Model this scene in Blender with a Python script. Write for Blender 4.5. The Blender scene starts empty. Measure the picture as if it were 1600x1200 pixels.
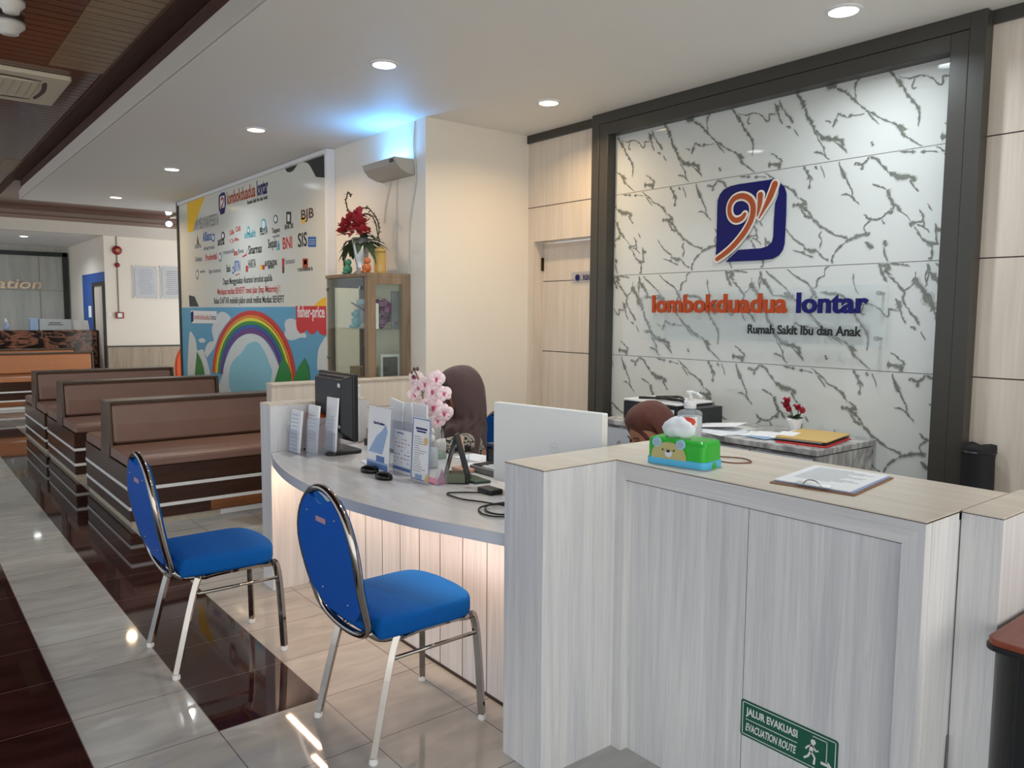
import bpy, bmesh, math, random
from mathutils import Vector, Matrix, Euler
random.seed(7)
S = bpy.context.scene
COL = S.collection
R = math.radians

# ------------------------------------------------------------------ camera
F, YAW, PIT, ROL, CH = 1221.0, R(38.7), R(5.08), R(.43), 1.5
fw = Vector((-math.cos(YAW)*math.cos(PIT), math.sin(YAW)*math.cos(PIT), -math.sin(PIT)))
rt = fw.cross(Vector((0, 0, 1))).normalized(); up = rt.cross(fw)
rt, up = math.cos(ROL)*rt+math.sin(ROL)*up, -math.sin(ROL)*rt+math.cos(ROL)*up
CAM = Vector((0, 0, CH))
cd = bpy.data.cameras.new('camera'); cam = bpy.data.objects.new('camera', cd); COL.objects.link(cam)
cd.sensor_width = 36; cd.lens = F/1600*36; cd.clip_start = .05; cd.clip_end = 200
cam.matrix_world = Matrix(((rt.x, up.x, -fw.x, 0), (rt.y, up.y, -fw.y, 0), (rt.z, up.z, -fw.z, CH), (0, 0, 0, 1)))
S.camera = cam
def at(px, py, ax, v):            # a pixel of the photograph -> the point where its ray meets a known plane
    d = fw*F+rt*(px-800)-up*(py-600)
    return CAM+d*((v-CAM[ax])/d[ax])

# ------------------------------------------------------------------ world, exposure
S.view_settings.view_transform = 'Standard'; S.view_settings.look = 'None'
S.view_settings.gamma = 1; S.view_settings.use_curve_mapping = False
S.view_settings.exposure = -0.10
W = bpy.data.worlds.new('world'); S.world = W; W.use_nodes = True
_n = W.node_tree.nodes; _tc = _n.new('ShaderNodeTexCoord'); _sp = _n.new('ShaderNodeSeparateXYZ'); _mr = _n.new('ShaderNodeMapRange'); _mx = _n.new('ShaderNodeMix'); _mx.data_type = 'RGBA'
_mr.inputs[1].default_value = -.1; _mr.inputs[2].default_value = .9      # brighter, warmer daylight through the entrance side (+x)
_mx.inputs[6].default_value = (.62, .68, .76, 1); _mx.inputs[7].default_value = (1.75, 1.72, 1.62, 1)
W.node_tree.links.new(_tc.outputs['Generated'], _sp.inputs[0]); W.node_tree.links.new(_sp.outputs[0], _mr.inputs[0]); W.node_tree.links.new(_mr.outputs[0], _mx.inputs[0]); W.node_tree.links.new(_mx.outputs[2], _n['Background'].inputs[0])
W.node_tree.nodes['Background'].inputs[1].default_value = 1.5

def light(name, kind, loc, energy, color, size=.1, aim=None, spot=None, spread=None, size_y=None):
    l = bpy.data.lights.new(name, kind); l.energy = energy; l.color = color
    o = bpy.data.objects.new(name, l); COL.objects.link(o); o.location = loc
    if kind == 'AREA':
        l.shape = 'RECTANGLE' if size_y else 'DISK'; l.size = size
        if size_y: l.size_y = size_y
        if spread: l.spread = spread
    else: l.shadow_soft_size = size
    if kind == 'SPOT': l.spot_size = spot; l.spot_blend = .8
    if aim: o.rotation_euler = (Vector(aim)-Vector(loc)).to_track_quat('-Z', 'Y').to_euler()
    return o
COOL = (.86, .95, 1.0); WARM = (1.0, .72, .42); NEUT = (1, .9, .78)
# recessed ceiling lamps: x, y, ceiling height, colour, watts
LAMPS = [(-4.29, 2.43, 3.0, COOL, 13), (-4.29, 3.75, 3.0, WARM, 13), (-6.46, 2.46, 3.0, WARM, 13),
         (-8.80, 2.44, 3.0, COOL, 13), (-11.43, 2.455, 3.0, WARM, 13),
         (-2.1, 3.75, 3.0, COOL, 13), (-2.1, 2.43, 3.0, COOL, 13),
         (-17.6, 2.15, 2.92, COOL, 25)]
for i, (x, y, z, c, e) in enumerate(LAMPS):
    light('lamp_light', 'AREA', (x, y, z-.03), e, c, size=.10, aim=(x, y, 0), spread=R(150))

# ------------------------------------------------------------------ node helpers
def newmat(name):
    m = bpy.data.materials.new(name); m.use_nodes = True
    nt = m.node_tree; return m, nt, nt.nodes['Principled BSDF']
def setp(b, rough=.5, metal=0, spec=.5, coat=0, trans=0, emit=None, estr=0, alpha=1, ior=1.45, sheen=0):
    b.inputs['Roughness'].default_value = rough; b.inputs['Metallic'].default_value = metal
    b.inputs['Specular IOR Level'].default_value = spec; b.inputs['Coat Weight'].default_value = coat
    b.inputs['Transmission Weight'].default_value = trans; b.inputs['IOR'].default_value = ior
    b.inputs['Alpha'].default_value = alpha; b.inputs['Sheen Weight'].default_value = sheen
    if emit: b.inputs['Emission Color'].default_value = (*emit, 1); b.inputs['Emission Strength'].default_value = estr
def srgb(r, g, b):
    f = lambda c: ((c/255+.055)/1.055)**2.4 if c > 10 else c/255/12.92
    return (f(r), f(g), f(b))
_mc = {}
def M(name, col, rough=.5, **k):   # a plain material with a little procedural variation
    if name in _mc: return _mc[name]
    m, nt, b = newmat(name); c = srgb(*col)
    var = k.pop('var', .05); sc = k.pop('scale', 12.0); bump = k.pop('bump', 0)
    setp(b, rough, **k)
    tc = nt.nodes.new('ShaderNodeTexCoord'); n = nt.nodes.new('ShaderNodeTexNoise')
    n.inputs['Scale'].default_value = sc; n.inputs['Detail'].default_value = 4
    nt.links.new(tc.outputs['Object'], n.inputs['Vector'])
    mx = nt.nodes.new('ShaderNodeMix'); mx.data_type = 'RGBA'
    mx.inputs[6].default_value = (*[v*(1-var) for v in c], 1); mx.inputs[7].default_value = (*[min(1, v*(1+var)) for v in c], 1)
    nt.links.new(n.outputs['Fac'], mx.inputs[0]); nt.links.new(mx.outputs[2], b.inputs['Base Color'])
    if bump:
        bp = nt.nodes.new('ShaderNodeBump'); bp.inputs['Strength'].default_value = bump; bp.inputs['Distance'].default_value = .004
        nt.links.new(n.outputs['Fac'], bp.inputs['Height']); nt.links.new(bp.outputs[0], b.inputs['Normal'])
    _mc[name] = m; return m
def grain(name, c1, c2, scale=(45, 45, 2.2), rough=.4, coat=0, dist=1.2, lo=.35, hi=.7, spec=.5, extra=None):
    m, nt, b = newmat(name); setp(b, rough, coat=coat, spec=spec)
    tc = nt.nodes.new('ShaderNodeTexCoord'); mp = nt.nodes.new('ShaderNodeMapping'); mp.inputs['Scale'].default_value = scale
    n = nt.nodes.new('ShaderNodeTexNoise'); n.inputs['Scale'].default_value = 1; n.inputs['Detail'].default_value = 8; n.inputs['Distortion'].default_value = dist
    n2 = nt.nodes.new('ShaderNodeTexNoise'); n2.inputs['Scale'].default_value = .17; n2.inputs['Detail'].default_value = 3; n2.inputs['Distortion'].default_value = 2
    cr = nt.nodes.new('ShaderNodeValToRGB'); cr.color_ramp.elements[0].position = lo; cr.color_ramp.elements[1].position = hi
    cr.color_ramp.elements[0].color = (*srgb(*c2), 1); cr.color_ramp.elements[1].color = (*srgb(*c1), 1)
    ad = nt.nodes.new('ShaderNodeMath'); ad.operation = 'MULTIPLY_ADD'; ad.inputs[1].default_value = .55
    L = nt.links.new
    L(tc.outputs['Object'], mp.inputs['Vector']); L(mp.outputs[0], n.inputs['Vector']); L(mp.outputs[0], n2.inputs['Vector'])
    L(n2.outputs['Fac'], ad.inputs[0]); m2 = nt.nodes.new('ShaderNodeMath'); m2.operation = 'MULTIPLY'; m2.inputs[1].default_value = .5
    L(n.outputs['Fac'], m2.inputs[0]); L(m2.outputs[0], ad.inputs[2]); L(ad.outputs[0], cr.inputs[0]); L(cr.outputs[0], b.inputs['Base Color'])
    return m
def tilemat(name, c1, c2, grout, rough, noise=3.0, tile=.4, ox=0, oy=0):
    m, nt, b = newmat(name); setp(b, rough, spec=.6, coat=0); L = nt.links.new
    tc = nt.nodes.new('ShaderNodeTexCoord'); mp = nt.nodes.new('ShaderNodeMapping'); mp.inputs['Location'].default_value = (ox, oy, 0)
    br = nt.nodes.new('ShaderNodeTexBrick'); br.offset = 0; br.squash = 1
    for k, v in (('Scale', 1), ('Mortar Size', .0016), ('Mortar Smooth', 0), ('Bias', 0), ('Brick Width', tile), ('Row Height', tile)): br.inputs[k].default_value = v
    br.inputs['Color1'].default_value = (1, 1, 1, 1); br.inputs['Color2'].default_value = (.93, .93, .93, 1); br.inputs['Mortar'].default_value = (0, 0, 0, 1)
    n = nt.nodes.new('ShaderNodeTexNoise'); n.inputs['Scale'].default_value = noise; n.inputs['Detail'].default_value = 7; n.inputs['Distortion'].default_value = .8
    m3 = nt.nodes.new('ShaderNodeMapping'); m3.inputs['Scale'].default_value = (3.5, 1, 1); L(tc.outputs['Object'], m3.inputs['Vector']); L(m3.outputs[0], n.inputs['Vector'])
    cr = nt.nodes.new('ShaderNodeValToRGB'); cr.color_ramp.elements[0].position = .35; cr.color_ramp.elements[1].position = .68
    cr.color_ramp.elements[0].color = (*srgb(*c1), 1); cr.color_ramp.elements[1].color = (*srgb(*c2), 1)
    L(tc.outputs['Object'], mp.inputs['Vector']); L(mp.outputs[0], br.inputs['Vector']); L(n.outputs['Fac'], cr.inputs[0])
    mul = nt.nodes.new('ShaderNodeMix'); mul.data_type = 'RGBA'; mul.blend_type = 'MULTIPLY'; mul.inputs[0].default_value = 1
    L(cr.outputs[0], mul.inputs[6]); L(br.outputs['Color'], mul.inputs[7])
    mx = nt.nodes.new('ShaderNodeMix'); mx.data_type = 'RGBA'; mx.inputs[7].default_value = (*srgb(*grout), 1)
    L(br.outputs['Fac'], mx.inputs[0]); L(mul.outputs[2], mx.inputs[6]); L(mx.outputs[2], b.inputs['Base Color'])
    bp = nt.nodes.new('ShaderNodeBump'); bp.inputs['Distance'].default_value = .001; bp.inputs['Strength'].default_value = .5; bp.invert = True
    L(br.outputs['Fac'], bp.inputs['Height']); L(bp.outputs[0], b.inputs['Normal'])
    return m
def veinmat(name, base, vein, scale=3.2, rough=.15, dens=.06, stretch=(1, 1, .45)):
    m, nt, b = newmat(name); setp(b, rough); L = nt.links.new
    tc = nt.nodes.new('ShaderNodeTexCoord'); mp = nt.nodes.new('ShaderNodeMapping'); mp.inputs['Scale'].default_value = stretch; mp.inputs['Rotation'].default_value = (.3, .5, .2)
    n = nt.nodes.new('ShaderNodeTexNoise'); n.inputs['Scale'].default_value = scale; n.inputs['Detail'].default_value = 8; n.inputs['Distortion'].default_value = 1.6
    cr = nt.nodes.new('ShaderNodeValToRGB'); e = cr.color_ramp.elements
    e[0].position = .5-dens*2.2; e[0].color = (*srgb(*base), 1); e[1].position = .5+dens*2.2; e[1].color = (*srgb(*base), 1)
    k = e.new(.5); k.color = (*srgb(*vein), 1)
    L(tc.outputs['Object'], mp.inputs['Vector']); L(mp.outputs[0], n.inputs['Vector']); L(n.outputs['Fac'], cr.inputs[0]); L(cr.outputs[0], b.inputs['Base Color'])
    return m
def glassmat(name, tint=(235, 242, 240), alpha=.18, rough=.03):
    m, nt, b = newmat(name); setp(b, rough, spec=.6); nt.nodes.remove(b); L = nt.links.new
    out = [n for n in nt.nodes if n.type == 'OUTPUT_MATERIAL'][0]
    t = nt.nodes.new('ShaderNodeBsdfTransparent'); t.inputs[0].default_value = (*srgb(*tint), 1)
    g = nt.nodes.new('ShaderNodeBsdfGlossy'); g.inputs['Roughness'].default_value = rough
    d = nt.nodes.new('ShaderNodeBsdfDiffuse'); d.inputs[0].default_value = (*srgb(*tint), 1)
    lw = nt.nodes.new('ShaderNodeLayerWeight'); lw.inputs[0].default_value = .5
    pw = nt.nodes.new('ShaderNodeMath'); pw.operation = 'POWER'; pw.inputs[1].default_value = 4.5; L(lw.outputs['Facing'], pw.inputs[0])
    fr = nt.nodes.new('ShaderNodeMath'); fr.operation = 'MULTIPLY_ADD'; fr.inputs[1].default_value = .45; fr.inputs[2].default_value = .03; L(pw.outputs[0], fr.inputs[0])
    m1 = nt.nodes.new('ShaderNodeMixShader'); m2 = nt.nodes.new('ShaderNodeMixShader'); m1.inputs[0].default_value = alpha
    L(t.outputs[0], m1.inputs[1]); L(d.outputs[0], m1.inputs[2]); L(fr.outputs[0], m2.inputs[0]); L(m1.outputs[0], m2.inputs[1]); L(g.outputs[0], m2.inputs[2]); L(m2.outputs[0], out.inputs[0])
    return m

# ------------------------------------------------------------------ mesh helpers
class MB:
    def __init__(s): s.v = []; s.f = []; s.m = []
    def add(s, vs, fs, m=0):
        b = len(s.v); s.v += [Vector(q) for q in vs]
        for f in fs: s.f.append([b+i for i in f]); s.m.append(m)
        return s
    def box(s, x0, x1, y0, y1, z0, z1, m=0):
        vs = [(x, y, z) for z in (z0, z1) for y in (y0, y1) for x in (x0, x1)]
        return s.add(vs, [(0, 2, 3, 1), (4, 5, 7, 6), (0, 1, 5, 4), (1, 3, 7, 5), (3, 2, 6, 7), (2, 0, 4, 6)], m)
    def prism(s, poly, d, m=0, close=True):      # poly: list of 3-D points of one cap, d: extrusion vector
        n = len(poly); p = [Vector(q) for q in poly]; d = Vector(d)
        s.add(p+[q+d for q in p], [tuple(range(n))[::-1], tuple(range(n, 2*n))]+[(i, (i+1) % n, n+(i+1) % n, n+i) for i in range(n)], m)
        return s
    def tube(s, pts, r, n=10, m=0, caps=True):
        pts = [Vector(p) for p in pts]; rs = r if isinstance(r, (list, tuple)) else [r]*len(pts)
        rings = []; prev = None
        for i, p in enumerate(pts):
            a = pts[min(i+1, len(pts)-1)]-pts[max(i-1, 0)]
            if a.length < 1e-9: a = Vector((0, 0, 1))
            a.normalize()
            if prev is None: u = a.cross(Vector((0, 0, 1)) if abs(a.z) < .9 else Vector((1, 0, 0))).normalized()
            else:
                u = prev-a*prev.dot(a); u = u.normalized() if u.length > 1e-6 else a.orthogonal().normalized()
            prev = u; w = a.cross(u)
            rings.append([p+(u*math.cos(2*math.pi*k/n)+w*math.sin(2*math.pi*k/n))*rs[i] for k in range(n)])
        s.loft(rings, m, caps); return s
    def loft(s, rings, m=0, caps=True):
        n = len(rings[0]); vs = [q for r_ in rings for q in r_]; fs = []
        for i in range(len(rings)-1):
            for k in range(n): fs.append((i*n+k, i*n+(k+1) % n, (i+1)*n+(k+1) % n, (i+1)*n+k))
        if caps: fs.append(tuple(range(n))[::-1]); fs.append(tuple((len(rings)-1)*n+k for k in range(n)))
        return s.add(vs, fs, m)
    def lathe(s, c, prof, n=24, m=0, axis='z', caps=True):
        c = Vector(c); rings = []
        for r_, h in prof:
            ring = []
            for k in range(n):
                a = 2*math.pi*k/n; x, y = r_*math.cos(a), r_*math.sin(a)
                ring.append(c+(Vector((x, y, h)) if axis == 'z' else Vector((h, x, y)) if axis == 'x' else Vector((y, h, x))))
            rings.append(ring)
        return s.loft(rings, m, caps)
    def ball(s, c, r, n=12, m=0):
        r = r if isinstance(r, (tuple, list)) else (r, r, r); c = Vector(c); rings = []
        for i in range(n//2+1):
            t = math.pi*i/(n//2); t = min(max(t, .05), math.pi-.05)
            rings.append([c+Vector((r[0]*math.sin(t)*math.cos(2*math.pi*k/n), r[1]*math.sin(t)*math.sin(2*math.pi*k/n), -r[2]*math.cos(t))) for k in range(n)])
        return s.loft(rings, m)
    def build(s, name, mats, parent=None, smooth=False, bevel=0, seg=2, sub=0, world=True, solid=0, keep=False):
        me = bpy.data.meshes.new(name)
        off = parent_off(parent) if (parent is not None and world) else Vector()
        me.from_pydata([tuple(v-off) for v in s.v], [], s.f)
        for m in (mats if isinstance(mats, (list, tuple)) else [mats]): me.materials.append(m)
        me.polygons.foreach_set('material_index', s.m)
        if not keep:
            bm = bmesh.new(); bm.from_mesh(me); bmesh.ops.recalc_face_normals(bm, faces=bm.faces); bm.to_mesh(me); bm.free()
        if smooth: me.polygons.foreach_set('use_smooth', [True]*len(me.polygons))
        me.update()
        o = bpy.data.objects.new(name, me); COL.objects.link(o)
        if parent is not None: o.parent = parent
        if solid:
            md = o.modifiers.new('solid', 'SOLIDIFY'); md.thickness = solid; md.offset = 0
        if bevel:
            md = o.modifiers.new('bevel', 'BEVEL'); md.width = bevel; md.segments = seg; md.limit_method = 'ANGLE'; md.angle_limit = R(40)
            md.harden_normals = False
        if sub:
            md = o.modifiers.new('sub', 'SUBSURF'); md.levels = sub; md.render_levels = sub
        return o
def parent_off(p):
    v = Vector()
    while p is not None: v += p.location; p = p.parent
    return v
def tag(o, label=None, cat=None, group=None, kind=None):
    if label: o['label'] = label
    if cat: o['category'] = cat
    if group: o['group'] = group
    if kind: o['kind'] = kind
    return o
def thing(name, label, cat, loc=(0, 0, 0), group=None):
    o = bpy.data.objects.new(name, None); COL.objects.link(o); o.location = loc; o.empty_display_size = .1
    return tag(o, label, cat, group)
def struct(name, mb, mats, **k):
    o = mb.build(name, mats, **k); o['kind'] = 'structure'; return o
def dup(root, loc, rotz, label):
    r = root.copy(); COL.objects.link(r); r.location = loc; r.rotation_euler = (0, 0, rotz); r['label'] = label
    for ch in list(root.children):
        c = ch.copy(); COL.objects.link(c); c.parent = r
        for g in list(ch.children):
            d = g.copy(); COL.objects.link(d); d.parent = c
    return r
def arc(c, r, a0, a1, n=10):
    return [(c[0]+r*math.cos(a0+(a1-a0)*i/n), c[1]+r*math.sin(a0+(a1-a0)*i/n)) for i in range(n+1)]
def rrect(x0, x1, y0, y1, r, n=5):
    return arc((x1-r, y1-r), r, 0, math.pi/2, n)+arc((x0+r, y1-r), r, math.pi/2, math.pi, n)+arc((x0+r, y0+r), r, math.pi, 1.5*math.pi, n)+arc((x1-r, y0+r), r, 1.5*math.pi, 2*math.pi, n)
def smoothpath(pts, n=6):
    P = [Vector(p) for p in pts]; out = []
    for i in range(len(P)-1):
        a, b, c, d = P[max(i-1, 0)], P[i], P[i+1], P[min(i+2, len(P)-1)]
        for k in range(n):
            t = k/n; out.append(.5*((2*b)+(c-a)*t+(2*a-5*b+4*c-d)*t*t+(3*b-a-3*c+d)*t**3))
    out.append(P[-1]); return out
_DG = None
def textmb(mb, s, o, u, v, w, h, depth=.001, m=0, bold=0, slant=0, align='L'):
    """lettering fitted into w x h; o lower-left corner, u / v unit directions, raised along u x v"""
    cu = bpy.data.curves.new('t', 'FONT'); cu.body = s; cu.size = 1; cu.offset = bold; cu.shear = slant; cu.resolution_u = 3
    ob = bpy.data.objects.new('t', cu); COL.objects.link(ob)
    dg = bpy.context.evaluated_depsgraph_get(); me = ob.evaluated_get(dg).to_mesh()
    vs = [q.co.copy() for q in me.vertices]; fs = [tuple(p.vertices) for p in me.polygons]
    edges = {}
    for f in fs:
        for i in range(len(f)):
            e = (f[i], f[(i+1) % len(f)]); edges[e] = 1
    border = [e for e in edges if (e[1], e[0]) not in edges]
    ob.evaluated_get(dg).to_mesh_clear(); COL.objects.unlink(ob); bpy.data.objects.remove(ob); bpy.data.curves.remove(cu)
    if not vs: return mb
    x0 = min(q.x for q in vs); x1 = max(q.x for q in vs); y0 = min(q.y for q in vs); y1 = max(q.y for q in vs)
    sx = w/(x1-x0); sy = h/(y1-y0) if h else sx
    o = Vector(o); u = Vector(u); v = Vector(v); nrm = u.cross(v)
    base = [o+u*(q.x-x0)*sx+v*(q.y-y0)*sy for q in vs]; top = [q+nrm*depth for q in base]
    n = len(vs)
    mb.add(base+top, [tuple(n+i for i in f) for f in fs]+[(a, b, n+b, n+a) for a, b in border], m)
    return mb
XP, YP, ZP = Vector((1, 0, 0)), Vector((0, 1, 0)), Vector((0, 0, 1))
def ribbon(mb, pts, ws, plane_y, th=.001, m=0, axis=1):
    """flat band of changing width on a wall plane facing -y"""
    P = [Vector(p) for p in pts]; L = []; Rr = []
    for i, p in enumerate(P):
        a = (P[min(i+1, len(P)-1)]-P[max(i-1, 0)]); a = a.normalized() if a.length > 1e-9 else Vector((1, 0, 0))
        nrm = Vector((-a.z, 0, a.x)); w = ws[i]/2 if isinstance(ws, (list, tuple)) else ws/2
        L.append(Vector((p.x, plane_y, p.z))+nrm*w); Rr.append(Vector((p.x, plane_y, p.z))-nrm*w)
    n = len(P); t = Vector((0, -th, 0))
    vs = L+Rr+[q+t for q in L]+[q+t for q in Rr]; fs = []
    for i in range(n-1):
        fs += [(2*n+i, 2*n+i+1, 3*n+i+1, 3*n+i), (i, i+1, 2*n+i+1, 2*n+i), (n+i+1, n+i, 3*n+i, 3*n+i+1)]
    fs += [(0, 2*n, 3*n, n), (n-1, 2*n-1, 4*n-1, 3*n-1)]
    mb.add(vs, fs, m); return mb
_fc = [0]
def film(mb, pts, ws, y, m):
    """paper-fine printed vein on the marble face"""
    P = [Vector(p) for p in pts]; vs = []
    for i, p in enumerate(P):
        a = (P[min(i+1, len(P)-1)]-P[max(i-1, 0)]); a = a.normalized() if a.length > 1e-9 else Vector((1, 0, 0))
        _fc[0] = (_fc[0]+1) % 500; yy = y-_fc[0]*2.5e-6
        nrm = Vector((-a.z, 0, a.x))*ws[i]/2; c = Vector((p.x, yy, p.z)); vs += [c+nrm, c-nrm]
    mb.add(vs, [(2*i, 2*i+1, 2*i+3, 2*i+2) for i in range(len(P)-1)], m)
def disc(c, r, u, v, n=20):
    c = Vector(c); return [c+Vector(u)*r*math.cos(2*math.pi*k/n)+Vector(v)*r*math.sin(2*math.pi*k/n) for k in range(n)]
# ------------------------------------------------------------------ materials
wall_paint = M('wall_paint', (226, 219, 208), .6, var=.03, scale=2)
ceil_paint = M('ceiling_paint', (232, 230, 225), .55, var=.02, scale=1.5)
fascia_paint = M('fascia_paint', (196, 190, 182), .5, var=.03)
lam_white = grain('whitewashed_laminate', (232, 232, 232), (196, 199, 205), (90, 90, 2.2), rough=.38, lo=.32, hi=.72, dist=2.5)
lam_top = grain('pale_worktop_laminate', (226, 216, 202), (208, 196, 181), (2.5, 45, 45), rough=.3)
lam_beige = grain('pale_wood_panel', (220, 209, 196), (203, 190, 176), (38, 38, 1.6), rough=.4)
lam_grey = grain('grey_worktop_laminate', (222, 216, 212), (204, 199, 197), (4, 22, 22), rough=.22)
seam_dark = M('panel_seam', (62, 52, 45), .8)
dark_frame = M('dark_frame', (62, 60, 55), .38, var=.04)
slats = grain('glossy_dark_wood', (104, 54, 34), (66, 36, 26), (50, 1.6, 50), rough=.14, spec=.35)
brown_trim = grain('brown_trim', (86, 62, 52), (66, 46, 40), (2, 50, 50), rough=.65, spec=.2)
tile_white = tilemat('cream_floor_tile', (170, 172, 169), (190, 191, 188), (80, 76, 70), .045, ox=.35, oy=-.065)
tile_dark = tilemat('dark_brown_floor_tile', (40, 21, 20), (62, 36, 33), (120, 100, 95), .04, ox=.35, oy=-.065)
marble_base = M('white_marble_tile', (202, 205, 202), .035, var=.03, scale=3)
marble_vein = M('marble_vein', (116, 119, 112), .05, var=.35, scale=34)
marble_faint = M('marble_vein_faint', (180, 182, 178), .05, var=.08, scale=40)
seam_grey = M('marble_joint', (120, 118, 112), .6)
cred_marble = veinmat('grey_marble_laminate', (228, 227, 224), (138, 138, 140), 5, .25, .10)
granite = veinmat('brown_black_granite', (24, 20, 20), (150, 104, 86), 4.5, .12, .035, (1, .45, 1.2))
leather = M('brown_leatherette', (128, 100, 90), .36, var=.10, scale=5, bump=.15)
leather_or = M('orange_leatherette', (188, 128, 88), .36, var=.08, scale=5)
bench_wood = grain('dark_bench_laminate', (70, 44, 34), (50, 33, 28), (3, 3, 40), rough=.25)
bench_panel = grain('bench_end_laminate', (88, 72, 58), (70, 57, 47), (3, 40, 40), rough=.3)
bench_tan = grain('exposed_tan_plywood', (150, 96, 56), (112, 66, 38), (3, 3, 30), rough=.5)
white_plain = M('white_plastic', (226, 228, 230), .35)
paper = M('white_paper', (236, 238, 242), .6, var=.02)
chrome = M('chrome', (158, 154, 150), .09, metal=1, var=.03)
steel = M('brushed_steel', (170, 170, 168), .3, metal=1)
blue_fab = M('blue_fabric', (10, 84, 160), .9, var=.22, scale=260, sheen=.0, spec=.15, bump=.3)
blue_vinyl = M('blue_vinyl', (8, 84, 178), .5, spec=.25, var=.06, scale=6)
black_pl = M('black_plastic', (22, 23, 26), .35, var=.08)
dark_pl = M('dark_grey_plastic', (62, 64, 66), .45)
emit_cool, nt, b = newmat('lamp_cool'); setp(b, .5, emit=(.93, .98, 1), estr=14)
emit_warm, nt, b = newmat('lamp_warm'); setp(b, .5, emit=(1, .74, .42), estr=9)
emit_blue, nt, b = newmat('blue_tube'); setp(b, .5, emit=(.15, .55, 1), estr=8)
emit_strip, nt, b = newmat('warm_strip'); setp(b, .5, emit=(1, .76, .58), estr=3)
glass = glassmat('clear_glass', alpha=.05); glass_green = glassmat('greenish_glass', (248, 252, 249), .02)
acrylic = glassmat('clear_acrylic', (240, 242, 246), .12)
orange_ink = M('orange_lettering', (168, 66, 26), .45, spec=.3); navy_ink = M('navy_lettering', (16, 18, 92), .45, spec=.3)
black_ink = M('black_lettering', (24, 24, 26), .4); red_ink = M('red_print', (190, 50, 48), .5); grey_ink = M('grey_print', (120, 124, 130), .6)
yellow_ink = M('yellow_print', (236, 190, 40), .5); blue_ink = M('blue_print', (40, 96, 170), .5)
skin = M('skin', (176, 124, 96), .5, var=.05, scale=20)
wood_rust = grain('weathered_wood', (150, 128, 104), (112, 92, 74), (30, 30, 3), rough=.5)

# ------------------------------------------------------------------ floor, ceilings, walls
mb = MB()
def q(x0, x1, y0, y1, m): mb.add([(x0, y0, 0), (x1, y0, 0), (x1, y1, 0), (x0, y1, 0)], [(0, 1, 2, 3)], m)
q(-22, -13.6, -4, 6, 0)
q(-13.6, -11.95, -4, 1.265, 0); q(-13.6, 3, 1.265, 6, 0)
q(-11.95, -9.95, -4, .865, 1)                       # dark cross band
q(-11.95, -2.75, .865, 1.265, 1); q(-2.75, 3, .465, 1.265, 0)
q(-9.95, -2.75, .465, .865, 0); q(-9.95, 3, .065, .465, 1); q(-9.95, 3, -4, .065, 1)
struct('floor', mb, [tile_white, tile_dark], keep=True)
fl = MB(); fl.box(-22, 3, -4, 6, -.12, -.003); struct('trim_1', fl, seam_dark)

mb = MB(); mb.box(-12.5, 3, 1.52, 4.6, 3.0, 3.14); mb.box(-12.5, -5.2, 4.0, 4.9, 3.0, 3.14)
struct('ceiling', mb, ceil_paint)
mb = MB(); mb.box(-12.56, 3, 1.50, 1.56, 3.002, 3.12); mb.box(-12.58, 3, 1.53, 1.60, 3.12, 3.17); mb.box(-12.58, -12.5, 1.52, 4.9, 3.002, 3.12)
struct('trim_2', mb, fascia_paint, bevel=.004)
mb = MB(); mb.box(-12.7, 3, 1.54, 1.66, 3.17, 3.299); struct('trim_3', mb, brown_trim)
mb = MB(); mb.box(-22, 3, -4, 5.2, 3.30, 3.36)
for k in range(175):
    x = -16.3+k*.11
    mb.box(x, x+.098, -4, 1.38, 3.288, 3.30)
for k in range(34):
    x = -16.3+k*.11
    mb.box(x, x+.098, 1.38, 5.0, 3.288, 3.30)
struct('ceiling_wood', mb, slats)
mb = MB(); mb.box(-12.7, 3, 1.38, 1.54, 3.27, 3.299); mb.box(-16.3, -12.7, 1.38, 1.48, 3.272, 3.288); struct('trim_4', mb, brown_trim, bevel=.01)
# reflection in the glossy wood ceiling beside the soffit, painted as tan boards
mb = MB()
for k in range(22): mb.box(-6.7+k*.11, -6.602+k*.11, 1.02, 1.38, 3.284, 3.292)
for k in range(10): mb.box(-12.2+k*.11, -12.102+k*.11, 1.20, 1.38, 3.284, 3.292)
struct('ceiling_reflection', mb, grain('tan_ceiling_reflection', (140, 112, 80), (116, 92, 66), (50, 1.6, 50), rough=.25))

# corridor wall behind the benches, return wall, back wall
mb = MB(); mb.box(-11.45, -5.32, 3.30, 3.42, 0, 3.0); mb.box(-5.32, -5.2, 3.30, 4.6, 0, 3.0); struct('wall_corridor', mb, wall_paint)
mb = MB()
WY = 4.33
mb.box(-5.2, -5.128, WY, WY+.25, 0, 3.0); mb.box(-5.128, -4.36, WY, WY+.25, 2.115, 3.0)      # around the door
mb.box(-4.26, -1.70, WY+.012, WY+.25, 0, 3.0); mb.box(-1.637, 3, WY, WY+.25, 0, 3.0)
for (a, c) in ((-5.2, -4.3), (-1.637, 3)):
    for z in (2.40, 1.80, 1.20, .6):
        if a < -5 and z < 2.2: continue
        mb.box(a, c, WY-.0012, WY, z-.003, z+.003, 1)
struct('wall_back', mb, [lam_beige, seam_dark])
mb = MB(); mb.box(-5.2, -4.36, WY-.02, WY, 2.935, 3.0); mb.box(-1.637, 3, WY-.02, WY, 2.935, 3.0); struct('trim_5', mb, dark_frame)
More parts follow.
